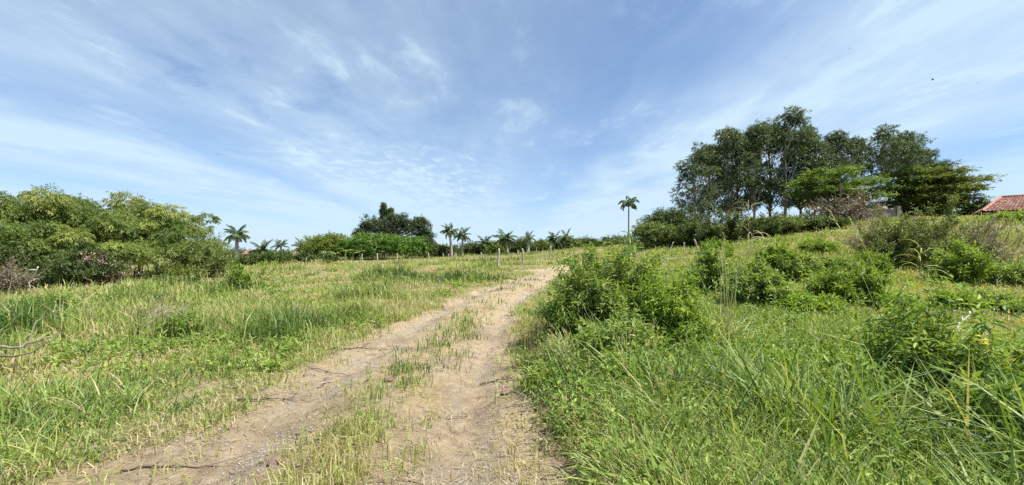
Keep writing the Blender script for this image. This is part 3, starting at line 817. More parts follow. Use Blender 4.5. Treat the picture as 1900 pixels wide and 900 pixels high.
mids = [(1325, 478, 42, 11.5, 'bush', 'dark upright bush on the bank beside tall grass stalks'),
        (1400, 506, 58, 9.6, 'bush', 'rounded dark bush behind the tallest pale grass stalks'),
        (1565, 510, 62, 9.8, 'bushbright', 'wide bush alone in the middle of the lush bank'),
        (1440, 466, 34, 15, 'bushbright', 'yellow-green bush halfway up the bank'),
        (1478, 484, 34, 14.5, 'bush', 'small dark bush just beyond the rounded dark bush'),
        (1552, 486, 34, 15, 'bush', 'small round bush below the brown thicket'),
        (1610, 482, 30, 15.5, 'bushbright', 'low bright bush at the dark foot of the thicket'),
        (1330, 455, 30, 22, 'bushbright', 'faint low bush near the top of the bank below the dark hedge'),
        (1520, 452, 34, 22, 'bushbright', 'sunny low mound bush under the withered shrub'),
        (1500, 575, 40, 8.6, 'bushbright', 'low yellow-green bush between the two largest bank bushes'),
        (1640, 560, 44, 9.5, 'bushbright', 'low leafy mound next to the wide bank bush'),
        (1850, 560, 46, 9.6, 'bush', 'dark bush at the picture edge behind the white stick'),
        (1880, 505, 44, 14, 'bush', 'shaded bush at the picture edge near the brown thicket'),
        (1760, 560, 36, 9.5, 'bushbright', 'small bright mound behind the bare white stick')]
for j, (px, top, hw, D, m, lab) in enumerate(mids):
    kw = dict(MID)
    if D > 12: kw.update(L=0.14, W=0.05, slen=0.35, nl=9)
    shrub_px('bank_bush', lab, 'bush', px, 0, top, hw * 0.86, D, G[m], 320 + j, group='bushes scattered over the bank', **kw)

# thicket high on the bank
TH = dict(stems=70, per=15, nl=9, L=0.14, W=0.05, slen=0.36)
shrub_px('thicket_shrub', 'green thicket shrub with a deep dark underside', 'shrub', 1668, 500, 416, 58, 17.5, G['olive'], 341, **TH)
shrub_px('thicket_shrub', 'largest thicket shrub, below the small tiled roof', 'shrub', 1745, 500, 410, 62, 17.8, G['olive'], 342, **TH)
shrub_px('dry_shrub', 'wide brown twiggy shrub at the thicket end towards the house', 'shrub', 1815, 500, 420, 56, 16.8, G['dryleaf'], 343, stems=80, per=12, nl=4, L=0.1, W=0.028, slen=0.45, twigs=900, stemr=0.01)
shrub_px('dry_shrub', 'reddish dead shrub at the thicket start', 'shrub', 1618, 455, 418, 34, 20, G['dryleaf'], 344, stems=50, per=12, nl=4, L=0.12, W=0.035, slen=0.4, twigs=400)
shrub_px('thicket_shrub', 'small bright round shrub in front of the brown twiggy shrub', 'shrub', 1782, 520, 472, 36, 14.3, G['bushbright'], 345, **TH)

# dark hedge along the crest and the wide dark trees beside it
crest = [(1352, 414, 40, 33, 'olive', 'dark crest shrub at the foot of the leftmost slender trunks'),
         (1412, 406, 46, 33, 'dark', 'dark crest shrub behind the white arching cane'),
         (1470, 405, 46, 33.5, 'olive', 'dull olive crest shrub below the dense grove'),
         (1525, 412, 40, 33, 'dark', 'dark crest shrub touching the withered brown shrub'),
         (1290, 424, 40, 34, 'dark', 'dark crest shrub between rounded tree and grove'),
         (1885, 404, 34, 29, 'bushbright', 'green shrub hiding the tiled house wall')]
for j, (px, top, hw, D, m, lab) in enumerate(crest):
    shrub_px('crest_shrub', lab, 'shrub', px, 0, top, hw, D, G[m], 360 + j, group='shrubs along the crest', stems=56, per=15, nl=9, L=0.24, W=0.09, slen=0.5)

# ------------------------------------------------------------------ eucalyptus grove
def make_euc(seed, H, hw, low, label, loc, leanx=0.0, clumps=40, name='eucalyptus_tree'):
    rng = np.random.default_rng(seed)
    n = clumps
    t = rng.random(n) ** 0.8
    z = H * (low + (0.97 - low) * t)
    env = hw * np.sin(np.clip((0.12 + 0.88 * (1 - t)) * PI * 0.75, 0, PI)) ** 0.8
    a = rng.random(n) * 6.28; rr = env * (0.25 + 0.75 * rng.random(n) ** 0.6)
    s = (0.55 + 0.65 * rng.random(n)) * (H / 15)
    blobs = np.stack([leanx * t + np.cos(a) * rr, np.sin(a) * rr, z, s, s, s * 0.75], -1)
    return make_tree(name, label, 'tree', loc, G['euc'], blobs, seed, 37, 0.42, 10, 0.3, 0.09, H * 0.95, 0.17 * H / 15, 'palebark',
                     group='eucalyptus grove on the crest', droop=0.55, up=0.1, spread=0.6, lean=(leanx, 0), inner=0.55, limb_from=(0.2, 0.93), wob=0.35)
elab = ['eucalyptus on the outer edge of the grove, thin crown hanging low', 'eucalyptus behind the outermost one, with see-through foliage',
        'eucalyptus with rounded top stepping up from the grove edge', 'dense eucalyptus beside the step in the grove outline',
        'eucalyptus with flat-topped dark crown in the middle of the grove', 'eucalyptus next to the tallest one, towards the lone palm',
        'tallest eucalyptus, its tuft standing above all others', 'eucalyptus on the falling side of the tallest one',
        'slim eucalyptus closing the dense part of the grove', 'pale thin eucalyptus alone in the gap of the grove',
        'short thin eucalyptus beside the gap of the grove', 'eucalyptus with a long clear trunk and high tuft above the layered trees',
        'eucalyptus half hidden behind the clear-trunked one', 'eucalyptus sloping down towards the tiled house',
        'lowest eucalyptus at the house end of the grove']
es = [(1288, 268, 44, 0), (1318, 252, 49, 1), (1352, 232, 47, 2), (1372, 226, 52, 0), (1400, 220, 48, 1), (1428, 214, 53, 2), (1456, 196, 49, 0), (1486, 222, 51, 2), (1512, 246, 49, 1),
      (1550, 236, 56, 3), (1590, 244, 58, 3), (1652, 224, 44, 4), (1690, 234, 49, 3), (1715, 262, 50, 1), (1742, 288, 52, 0)]
esrc = {}
spec = {0: (15.0, 2.8, 0.2, 0.4, 44), 1: (15.0, 2.6, 0.24, -0.4, 40), 2: (15.0, 2.8, 0.27, 0.3, 40), 3: (15.0, 2.0, 0.5, 0.2, 28), 4: (15.0, 2.9, 0.56, -0.5, 30)}
for j, (px, top, D, kd) in enumerate(es):
    g = ground_at(px, D); hgt = P(px, top, D)[2] - g[2] - 0.8
    if kd not in esrc:
        H0, hw0, lo0, ln0, cl0 = spec[kd]
        r = esrc[kd] = make_euc(400 + kd, H0, hw0, lo0, elab[j], g, ln0, cl0)
    else:
        r = copy_thing(esrc[kd], g, elab[j], rz=0.9 * j)
    s = hgt / 15.0
    r.scale = (0.5 * s + 0.5, 0.5 * s + 0.5, s)

# ------------------------------------------------------------------ layered flat-crowned trees by the house
def make_tier(seed, label, px, D, tiers, mat, r0=0.22, name='layered_tree'):
    """tiers: (px, py, half-width px) of each flat layer"""
    rng = np.random.default_rng(seed)
    g = ground_at(px, D)
    blobs = []
    for (tx, ty, hw) in tiers:
        c = P(tx, ty, D) - g; R = hw / F * D
        m = max(5, int(9 * R))
        a = rng.random(m) * 6.28; rr = R * np.sqrt(rng.random(m))
        s = 0.42 + 0.4 * rng.random(m)
        blobs.append(np.stack([c[0] + np.cos(a) * rr, np.sin(a) * rr * 0.9, c[2] + rng.normal(0, 0.07, m), s * 1.4, s * 1.4, s * 0.16], -1))
    blobs = np.concatenate(blobs)
    return make_tree(name, label, 'tree', g, mat, blobs, seed, 26, 0.35, 9, 0.2, 0.1, blobs[:, 2].max() * 0.85, r0, 'bark', group='layered trees in front of the grove',
                     droop=0.03, up=0.05, spread=0.75, limb_from=(0.3, 0.95), inner=0.2, flat=0.18)
make_tier(451, 'layered flat-crowned tree with bright green tiers in front of the dense trunks', 1548, 41, [(1545, 322, 42), (1515, 338, 38), (1585, 340, 44), (1530, 358, 55), (1500, 350, 20), (1590, 366, 40), (1555, 378, 50), (1600, 388, 25)], G['tier'])
make_tier(452, 'layered flat-crowned tree behind the clear-trunked eucalyptus', 1680, 43, [(1665, 322, 38), (1690, 340, 45), (1650, 352, 36), (1700, 362, 42), (1665, 378, 36), (1715, 385, 30)], G['tier'])
make_tier(453, 'rust-tinged layered tree reaching out towards the tiled house', 1762, 41, [(1758, 318, 34), (1730, 332, 34), (1776, 336, 40), (1750, 352, 50), (1792, 350, 22), (1730, 366, 36), (1775, 367, 34), (1745, 384, 34)], G['tierrust'])
shrub_px('dry_shrub', 'big-leaved withered brown shrub in front of the layered trees', 'shrub', 1560, 420, 372, 58, 36, G['dryleaf'], 460, stems=46, per=7, nl=5, L=0.36, W=0.17, slen=0.7, twigs=260, stemr=0.022)
shrub_px('leafy_shrub', 'small dark tree shrub just before the tiled house', 'shrub', 1808, 400, 374, 24, 40, G['dark'], 461, **dict(FAR, L=0.28, W=0.12))
shrub_px('leafy_shrub', 'dark shrub under the layered trees beside the grey wall', 'shrub', 1700, 405, 385, 46, 44, G['dark'], 462, **dict(FAR, L=0.28, W=0.12))

for j, (px, top, hw, lab) in enumerate([(1330, 408, 30, 'dark undergrowth shrub among the outermost slender trunks'), (1385, 400, 34, 'tall undergrowth shrub filling the shade in the grove'),
                                        (1440, 402, 34, 'undergrowth shrub beneath the tallest eucalyptus'), (1495, 402, 32, 'undergrowth shrub between grove trunks near the layered tree'), (1640, 396, 40, 'undergrowth shrub behind the grey wall')]):
    shrub_px('undergrowth_shrub', lab, 'shrub', px, 0, top, hw, 54, G['dark'], 465 + j, group='undergrowth in the grove', stems=30, per=9, nl=8, L=0.34, W=0.14, slen=0.7, rough=0.35, stemr=0.03, stemmat='bark')

# ------------------------------------------------------------------ dark rounded trees between lone palm and grove
rng = np.random.default_rng(470)
def dome_tree(name, label, px, top, hw, D, mat, seed, z0f=0.15, n=30, br=0.8, L=0.26, W=0.11, group=None, per=34, flat=0.75, r0=0.16, slen=0.5):
    g = ground_at(px, D); h = P(px, top, D)[2] - g[2]; R = hw / F * D
    rg = np.random.default_rng(seed)
    bl_ = dome_blobs(rg, n, R, R * 0.9, h * z0f, h * 0.98, br, flat)
    return make_tree(name, label, 'tree', g, mat, bl_, seed, per, slen, 9, L, W, h * 0.75, r0, 'bark', group=group)
dome_tree('spreading_tree', 'dark wide rounded tree next to the lone tall palm', 1240, 390, 56, 40, G['dark'], 471, 0.05, 40, 0.9)
dome_tree('spreading_tree', 'low olive tree in front of the dark rounded tree', 1215, 414, 44, 37, G['olive'], 472, 0.05, 30, 0.7)
dome_tree('spreading_tree', 'olive thorn tree between rounded tree and grove', 1268, 418, 46, 36, G['olive'], 473, 0.05, 30, 0.7)

# ------------------------------------------------------------------ trees across the far side of the field
dome_tree('far_tree', 'rounded tree with reddish tinge behind the small tiled hut', 610, 435, 50, 60, G['tierrust'], 481, 0.08, 44, 1.1, 0.34, 0.15)
dome_tree('far_tree', 'bright green flat-crowned tree in front of the big dark tree', 715, 437, 78, 58, G['bright'], 482, 0.25, 52, 1.35, 0.34, 0.16, flat=0.62)
dome_tree('far_tree', 'low bright tree joining the rounded and flat-crowned trees', 660, 444, 34, 60, G['bright'], 483, 0.15, 30, 1.0, 0.34, 0.15)
def big_tree():
    D = 70; g = ground_at(735, D); rg = np.random.default_rng(484); h = P(737, 392, D)[2] - g[2]
    parts = []
    for (px, top, bot, hw, n) in [(690, 402, 440, 26, 16), (735, 394, 440, 34, 24), (775, 398, 450, 26, 18), (790, 418, 465, 14, 10), (668, 425, 445, 12, 5)]:
        dx = P(px, top, D)[0] - g[0]; z1 = P(px, top, D)[2] - g[2]; z0 = P(px, bot, D)[2] - g[2]
        b = dome_blobs(rg, n, hw / F * D, hw / F * D, z0, z1, 0.8, 0.7); b[:, 0] += dx; parts.append(b)
    make_tree('far_tree', 'big dark open-branched tree rising above all others across the field', 'tree', g, G['euc'], np.concatenate(parts), 484, 26, 0.5, 9, 0.36, 0.15, h * 0.7, 0.4, 'bark')
big_tree()
dome_tree('far_tree', 'drooping edge tree at the end of the flat-crowned tree', 790, 442, 18, 60, G['dark'], 485, 0.1, 20, 0.8, 0.34, 0.14)
def conifer(label, px, top, D, hw, seed):
    g = ground_at(px, D); h = P(px, top, D)[2] - g[2]; R = hw / F * D
    rg = np.random.default_rng(seed); n = 46
    t = rg.random(n); a = rg.random(n) * 6.28
    rr = R * (1 - t) * (0.5 + 0.5 * rg.random(n))
    s = 0.2 + 0.35 * (1 - t)
    b = np.stack([np.cos(a) * rr, np.sin(a) * rr, h * (0.3 + 0.69 * t), s, s, s * 0.6], -1)
    return make_tree('conifer', label, 'tree', g, G['dark'], b, seed, 26, 0.4, 8, 0.3, 0.09, h * 0.98, 0.2, droop=0.3)
conifer('pointed conifer spire poking out of the big dark tree', 711, 378, 72, 9, 491)
conifer('shorter conifer spire beside the pointed one', 724, 388, 72, 10, 492)

smalls = [(806, 455, 18, 70, 'euc'), (822, 460, 16, 66, 'olive'), (875, 455, 18, 72, 'dark'), (915, 452, 22, 70, 'olive'), (945, 448, 24, 72, 'dark'), (968, 446, 20, 74, 'dark'),
          (1003, 450, 20, 70, 'olive'), (1030, 447, 26, 74, 'dark'), (1062, 450, 22, 70, 'olive'), (1088, 446, 24, 72, 'dark'), (1135, 442, 24, 66, 'euc'), (1160, 456, 18, 62, 'olive')]
slab = ['thin grey-green small tree just past the big dark tree', 'low olive bush-tree under the twin palms', 'dark low tree between the twin palms and the next palm',
        'olive tree behind the nearest fence post', 'dark tree below the broad palm', 'dark tree between the broad palm and the slim palm', 'olive tree beside the slim palm',
        'dark tree under the paired palms', 'olive tree just past the paired palms', 'dark feathery tree above the track end', 'sparse open-leaved tree before the lone tall palm', 'olive low tree at the foot of the lone tall palm']
for j, ((px, top, hw, D, m), lab) in enumerate(zip(smalls, slab)):
    dome_tree('small_tree', lab, px, top, hw, D, G[m], 500 + j, 0.05 if m != 'euc' else 0.3, 20 if m != 'euc' else 16, 0.85 if m != 'euc' else 0.5, 0.34, 0.15, group='small trees behind the fence', per=26 if m != 'euc' else 14, r0=0.12)

# far low scrub filling the gaps under the palms
def scrub():
    rg = np.random.default_rng(520)
    n = 150
    px = rg.uniform(780, 1200, n); D = rg.uniform(76, 95, n)
    x = (px - 950) / F * D
    z = height(x, D)
    s = rg.uniform(0.8, 1.5, n)
    b = np.stack([x, D, z + s * 0.6, s * 1.3, s * 1.3, s], -1)
    n2 = 90
    px = rg.uniform(380, 800, n2); D = rg.uniform(80, 95, n2); x = (px - 950) / F * D; s = rg.uniform(0.9, 1.6, n2)
    b = np.concatenate([b, np.stack([x, D, height(x, D) + s * 0.6, s * 1.3, s * 1.3, s], -1)])
    q, t = blob_shoots(rg, b, 34, 0.6, 8, 0.42, 0.2)
    mb = MB(); mb.quads(q, t)
    tag(mb.obj('undergrowth', G['dark']), 'low dark scrub massed under the far palms', None, None, 'stuff')
scrub()
# ------------------------------------------------------------------ palms
def frond_mesh(seed, length, elev, sag, leaf=0.55, hang=0.6, n=44):
    rng = np.random.default_rng(seed)
    K = 12; t = np.linspace(0, 1, K)
    e = elev - sag * t ** 1.3
    dx = np.cumsum(np.cos(e)) / K * length; dz = np.cumsum(np.sin(e)) / K * length
    dx -= dx[0]; dz -= dz[0]
    path = np.stack([dx, np.zeros(K), dz], -1)
    mb = MB(); tubes(mb, path, 0.028 * (1 - 0.85 * t), 4, 0.7)
    tt = np.linspace(0.14, 0.99, n)
    i = np.minimum((tt * (K - 1)).astype(int), K - 2); f = tt * (K - 1) - i
    pos = path[i] * (1 - f)[:, None] + path[i + 1] * f[:, None]
    tan = nrm(path[i + 1] - path[i])
    for sgn in (-1, 1):
        side = np.array([0, sgn, 0.0])
        d = nrm(tan * 0.55 + side * 0.85 + np.array([0, 0, -1.0]) * hang * (0.5 + rng.random((n, 1))) + rng.normal(0, 0.1, (n, 3)))
        L = leaf * np.sin(np.clip(tt * 0.85 + 0.15, 0, 1) * PI) ** 0.5 * (0.8 + 0.3 * rng.random(n)) * (length / 2.4)
        q = leaf_quads(pos, d, nrm(np.array([0, 0, 1.0]) + rng.normal(0, 0.2, (n, 3))), L, np.full(n, 0.1 * length / 2.4), 0.1, 0.15)
        mb.quads(q, np.clip(rng.random(n) * 0.8 + 0.1, 0, 1))
    return mb.mesh('frond', G['palm'])
FR = [frond_mesh(601, 2.5, 1.25, 0.9), frond_mesh(602, 2.6, 0.75, 1.2), frond_mesh(603, 2.5, 0.25, 1.3), frond_mesh(604, 2.2, -0.15, 1.2)]
FD = [frond_mesh(611, 2.1, 1.35, 1.6, 0.7, 1.0), frond_mesh(612, 2.3, 0.95, 2.3, 0.75, 1.2), frond_mesh(613, 2.3, 0.5, 2.4, 0.75, 1.2)]
def palm(label, px, top, hw, D, seed, tr=0.16, droopy=False, counts=(4, 6, 7, 6), lean=0.0, shaft=True):
    rng = np.random.default_rng(seed)
    g = ground_at(px, D)
    size = hw / F * D                       # crown radius
    sc = size / 2.3
    H = P(px, top, D)[2] - g[2] - 2.0 * sc    # height of the growing point
    H = max(H, 0.6)
    root = empty('palm_tree', g, label, 'palm', 'palms across the field')
    K = 9; t = np.linspace(0, 1, K)
    path = np.stack([lean * t ** 1.5, 0.05 * np.sin(t * 5 + seed), -0.1 + (H + 0.1) * t], -1)
    mb = MB(); tubes(mb, path, tr * (1.25 - 0.5 * t + 0.25 * np.exp(-t * 10)), 8, 0.5)
    mb.obj('trunk', G['palmbark'], root, smooth=True)
    topp = path[-1]
    if shaft:
        s = np.linspace(0, 1, 5)
        mb = MB(); tubes(mb, topp + np.stack([0 * s, 0 * s, -0.75 * sc + 0.95 * sc * s], -1), tr * (0.85 + 0.35 * np.sin(s * PI) - 0.4 * s), 8, 0.5)
        mb.obj('crownshaft', G['shaft'], root, smooth=True)
    kinds = FD if droopy else FR
    ga = rng.random() * 6
    for kd, cnt in enumerate(counts[:len(kinds)]):
        for j in range(cnt):
            o = bpy.data.objects.new('frond', kinds[kd]); COL.objects.link(o); o.parent = root
            ga += 2.4
            o.location = topp; o.rotation_euler = (rng.normal(0, 0.12), rng.normal(0, 0.15), ga + rng.normal(0, 0.2))
            s = sc * rng.uniform(0.85, 1.12); o.scale = (s, s, s)
    return root
for j, (px, top, hw, D, lab, kw) in enumerate([
    (439, 413, 26, 66, 'white-trunked palm standing alone beyond the bamboo thicket', dict(tr=0.3)),
    (487, 442, 26, 72, 'low broad palm nearest the white-trunked palm', {}),
    (522, 441, 18, 75, 'low upright palm with fan-like crown between two other low palms', dict(counts=(6, 6, 2, 0))),
    (561, 440, 22, 72, 'low palm above the small tiled hut', {}),
    (838, 412, 20, 64, 'taller of the twin palms just past the big dark tree', dict(lean=-0.35, tr=0.19)),
    (858, 419, 21, 66, 'shorter of the twin palms just past the big dark tree', {}),
    (900, 433, 22, 70, 'palm with spreading crown above the nearest fence post', {}),
    (942, 420, 25, 66, 'broad tall palm between two fence posts', dict(lean=-0.4, counts=(3, 6, 6, 5))),
    (980, 428, 18, 62, 'slim palm with pale trunk near the leaning post', dict(tr=0.2, counts=(3, 5, 4, 1))),
    (1029, 428, 18, 72, 'lower of the paired palms near the track end', {}),
    (1048, 423, 21, 69, 'higher of the paired palms near the track end', dict(counts=(2, 5, 6, 6), lean=0.3)),
    (803, 452, 12, 80, 'tiny distant palm below the big dark tree', {}),
    (822, 453, 13, 84, 'small faraway palm under the twin palms', dict(lean=0.4)),
    (650, 446, 14, 82, 'palm peeking between the rounded and flat-crowned trees', {})]):
    palm(lab, px, top, hw, D, 620 + j, **kw)
palm('lone tall palm on a thin pole-like trunk with drooping fronds', 1167, 355, 26, 56, 640, tr=0.12, droopy=True, counts=(3, 5, 5), shaft=False)

# ------------------------------------------------------------------ banana plants beside the hut
def banana(label, px, top, D, seed):
    rng = np.random.default_rng(seed)
    g = ground_at(px, D); h = P(px, top, D)[2] - g[2]
    root = empty('banana_plant', g, label, 'banana plant', 'banana plants along the far fence')
    mb = MB(); tubes(mb, np.stack([np.zeros(5), np.zeros(5), np.linspace(-0.1, h * 0.6, 5)], -1), np.linspace(0.14, 0.07, 5), 7, 0.5)
    mb.obj('stalk', G['shaft'], root, smooth=True)
    n = 9; mb = MB()
    for k in range(n):
        a = k * 2.4 + rng.random(); el = rng.uniform(0.5, 1.3); Ls = h * rng.uniform(0.45, 0.6)
        t = np.linspace(0, 1, 7); e = el - 1.4 * t ** 1.6
        x = np.cumsum(np.cos(e)) / 7 * Ls; z = h * 0.55 + np.cumsum(np.sin(e)) / 7 * Ls
        w = 0.3 * np.sin(np.clip(t * 0.9 + 0.1, 0, 1) * PI) ** 0.6 * h / 3
        c = np.stack([x * np.cos(a), x * np.sin(a), z], -1); s = np.array([-np.sin(a), np.cos(a), 0])
        V = np.stack([c - s * w[:, None] - [0, 0, .06], c, c + s * w[:, None] - [0, 0, .06]], 1).reshape(-1, 3)
        i = np.arange(6)[:, None] * 3
        q = np.concatenate([i + np.array([[0, 1, 4, 3]]), i + np.array([[1, 2, 5, 4]])])
        mb.add(V, q, None, rng.random())
    mb.obj('leaves', G['banana'], root)
for j, (px, top, lab) in enumerate([(602, 460, 'banana plant nearest the small tiled hut'), (622, 464, 'short banana plant, second from the small tiled hut'), (641, 457, 'tallest pale banana plant under the trees'), (668, 459, 'banana plant at the end of the clump under the flat-crowned tree')]):
    banana(lab, px, top, 50, 650 + j)

# ------------------------------------------------------------------ fence posts
def post(label, px, top, base, D, r, seed, lean=0.0, name='fence_post'):
    rng = np.random.default_rng(seed)
    g = ground_at(px, D); h = P(px, top, D)[2] - g[2]
    K = 9; t = np.linspace(0, 1, K)
    path = np.stack([lean * t + 0.02 * np.sin(t * 6 + seed), 0.015 * np.cos(t * 5 + seed), -0.2 + (h + 0.2) * t], -1)
    rad = r * (1.05 - 0.15 * t) * (1 + 0.12 * rng.normal(0, 1, K)); rad[-1] = r * 0.72
    mb = MB(); tubes(mb, path, rad, 9, 0.5)
    o = mb.obj(name, G['post'], None, smooth=True, loc=g)
    tag(o, label, 'fence post', 'wooden fence posts across the field')
posts = [(924, 461, 26.5, 0.07, 0.05, 'nearest knobbly fence post standing in the grass by the track'),
         (972, 461, 32, 0.075, -0.12, 'leaning pale fence post in line with the slim palm'),
         (1020, 456, 40, 0.08, 0.1, 'tilted fence post in the gap before the big glossy bush'),
         (961, 464, 45, 0.07, 0.0, 'thin fence post just behind the leaning pale one'),
         (893, 468, 48, 0.07, 0.0, 'short fence post under the spreading palm'),
         (846, 470, 50, 0.07, 0.0, 'short fence post under the twin palms'),
         (832, 471, 50, 0.07, 0.0, 'short fence post beside the twin palms'),
         (822, 470, 50, 0.07, 0.0, 'pale short fence post past the drooping edge tree'),
         (795, 469, 48, 0.08, 0.0, 'white fence post at the end of the flat-crowned tree'),
         (737, 470, 48, 0.08, 0.0, 'white fence post below the middle of the flat-crowned tree'),
         (700, 470, 48, 0.08, 0.03, 'white fence post below the flat-crowned tree, towards the bananas'),
         (672, 471, 48, 0.07, 0.0, 'fence post by the last banana plant'),
         (1181, 456, 30, 0.07, -0.18, 'slanting fence post behind the big glossy bush'),
         (1268, 450, 31, 0.07, 0.05, 'short fence post on the bank below the thorn tree'),
         (1297, 444, 30, 0.07, -0.35, 'strongly slanting fence post on the bank'),
         (1157, 452, 31, 0.05, -0.1, 'thin pole post rising from the big glossy bush')]
for j, (px, top, D, r, ln, lab) in enumerate(posts):
    post(lab, px, top, 0, D, r, 700 + j, ln)

# ------------------------------------------------------------------ houses and walls
def box(mb, x0, x1, y0, y1, z0, z1, tint=0.5):
    V = np.array([[x, y, z] for z in (z0, z1) for y in (y0, y1) for x in (x0, x1)], float)
    mb.add(V, [[0, 2, 3, 1], [4, 5, 7, 6], [0, 1, 5, 4], [2, 6, 7, 3], [0, 4, 6, 2], [1, 3, 7, 5]], None, tint)
    return mb
G['tile'] = solid_mat('clay_roof_tiles', [(0.2, (0.1, 0.045, 0.032)), (0.5, (0.25, 0.105, 0.075)), (0.8, (0.36, 0.2, 0.155))], 3.2, 0.85, usetint=0.55)
G['plaster'] = solid_mat('stained_plaster', [(0.3, (0.12, 0.11, 0.095)), (0.7, (0.25, 0.235, 0.205))], 1.6, 0.9)
G['whiteplaster'] = solid_mat('white_plaster', [(0.3, (0.55, 0.53, 0.5)), (0.7, (0.75, 0.74, 0.7))], 1.6, 0.9)
G['darkwood'] = solid_mat('dark_wood', [(0.3, (0.05, 0.035, 0.025)), (0.7, (0.11, 0.08, 0.055))], 6, 0.8, (1, 1, 6))
G['glass'] = solid_mat('dark_window_glass', [(0.3, (0.015, 0.018, 0.02)), (0.7, (0.03, 0.034, 0.038))], 1, 0.12, bump=0)

def tile_slope(mb, a, b, c, d, rows, cols, seed):
    """barrel-tile slope; a-b eave, d-c ridge (all xyz), half-round courses with stepped rows"""
    rng = np.random.default_rng(seed)
    a, b, c, d = [np.array(p, float) for p in (a, b, c, d)]
    n = nrm(np.cross(b - a, d - a))
    if n[2] < 0: n = -n
    sides = 4; th = np.linspace(0, PI, sides + 1)
    for r in range(rows):
        v0, v1 = r / rows, (r + 1.12) / rows
        v1 = min(v1, 1.0)
        for k in range(cols):
            u0, u1 = k / cols, (k + 1) / cols
            def pt(u, v): return (a * (1 - u) + b * u) * (1 - v) + (d * (1 - u) + c * u) * v
            w0 = np.linalg.norm(pt(u1, v0) - pt(u0, v0)) * 0.5; w1 = np.linalg.norm(pt(u1, v1) - pt(u0, v1)) * 0.5
            if w0 < 0.02: continue
            m0 = pt((u0 + u1) / 2, v0) + n * 0.05; m1 = pt((u0 + u1) / 2, v1) + n * 0.01
            e = nrm(b - a)
            j = rng.normal(0, 0.008)
            r0 = [m0 + e * (-math.cos(t) * w0 * 0.97) + n * (math.sin(t) * w0 * 0.6 + j) for t in th]
            r1 = [m1 + e * (-math.cos(t) * w1 * 0.85) + n * (math.sin(t) * w1 * 0.5 + j) for t in th]
            V = np.array(r0 + r1); q = [[i, i + 1, i + 2 + sides, i + 1 + sides] for i in range(sides)]
            mb.add(V, q, None, rng.random())
    mb.add(np.array([a, b, c, d]), [[0, 1, 2, 3]], None, 0.1)

def house():
    D = 36.0
    corner = P(1822, 393, D)
    ez = corner[2]; x0 = corner[0]
    gz = Hxy(x0 + 3, D + 3)
    HR = -0.72; off = np.array([0.7 * math.cos(HR) - 0.7 * math.sin(HR), 0.7 * math.sin(HR) + 0.7 * math.cos(HR)])
    root = empty('tiled_house', (x0 + off[0], D + off[1], gz), 'weathered house with red clay tile roof at the crest end', 'house', None, HR)
    wx, wy = 11.0, 8.0; hw = ez - gz
    mb = MB(); box(mb, 0, wx, 0, wy, -0.4, hw - 0.06); mb.obj('wall', G['plaster'], root)
    mb = MB(); ov = 0.7; rh = 1.6; run = 1.9
    A = (-ov, -ov, hw); B = (wx + ov, -ov, hw + 0.06); C_ = (wx + ov - run, wy / 2, hw + rh); D_ = (-ov + run, wy / 2, hw + rh)
    E = (-ov, wy + ov, hw); Fp = (wx + ov, wy + ov, hw)
    tile_slope(mb, A, B, C_, D_, 13, 52, 1)
    tile_slope(mb, E, A, D_, D_, 13, 36, 2)
    mb.add(np.array([Fp, E, D_, C_]), [[0, 1, 2, 3]], None, 0.4); mb.add(np.array([B, Fp, C_]), None, [[0, 1, 2]], 0.4)
    roof = mb.obj('roof', G['tile'], root)
    mb = MB(); tubes(mb, np.array([D_, C_]) + [0, 0, 0.06], np.full(2, 0.13), 8, 0.6); tubes(mb, np.array([A, D_]) + [0, 0, 0.06], np.full(2, 0.12), 8, 0.5)
    mb.obj('ridge', G['tile'], roof, smooth=True)
    mb = MB(); box(mb, -ov + .05, wx + ov - .05, -ov + .05, wy + ov - .05, hw - 0.14, hw - 0.02); mb.obj('eave_board', G['darkwood'], root)
    for (wx0, ww) in ((1.0, 1.2), (4.6, 1.2)):
        mb = MB()
        z0, z1 = hw - 1.35, hw - 0.35
        box(mb, wx0 - .08, wx0 + ww + .08, -0.06, 0.02, z1, z1 + .08); box(mb, wx0 - .08, wx0 + ww + .08, -0.06, 0.02, z0 - .08, z0)
        box(mb, wx0 - .08, wx0, -0.055, 0.02, z0, z1); box(mb, wx0 + ww, wx0 + ww + .08, -0.055, 0.02, z0, z1); box(mb, wx0 + ww / 2 - .03, wx0 + ww / 2 + .03, -0.05, 0.02, z0, z1)
        wn = mb.obj('window', G['darkwood'], root)
        mb = MB(); box(mb, wx0, wx0 + ww, -0.02, -0.005, z0, z1); mb.obj('pane', G['glass'], wn)
house()

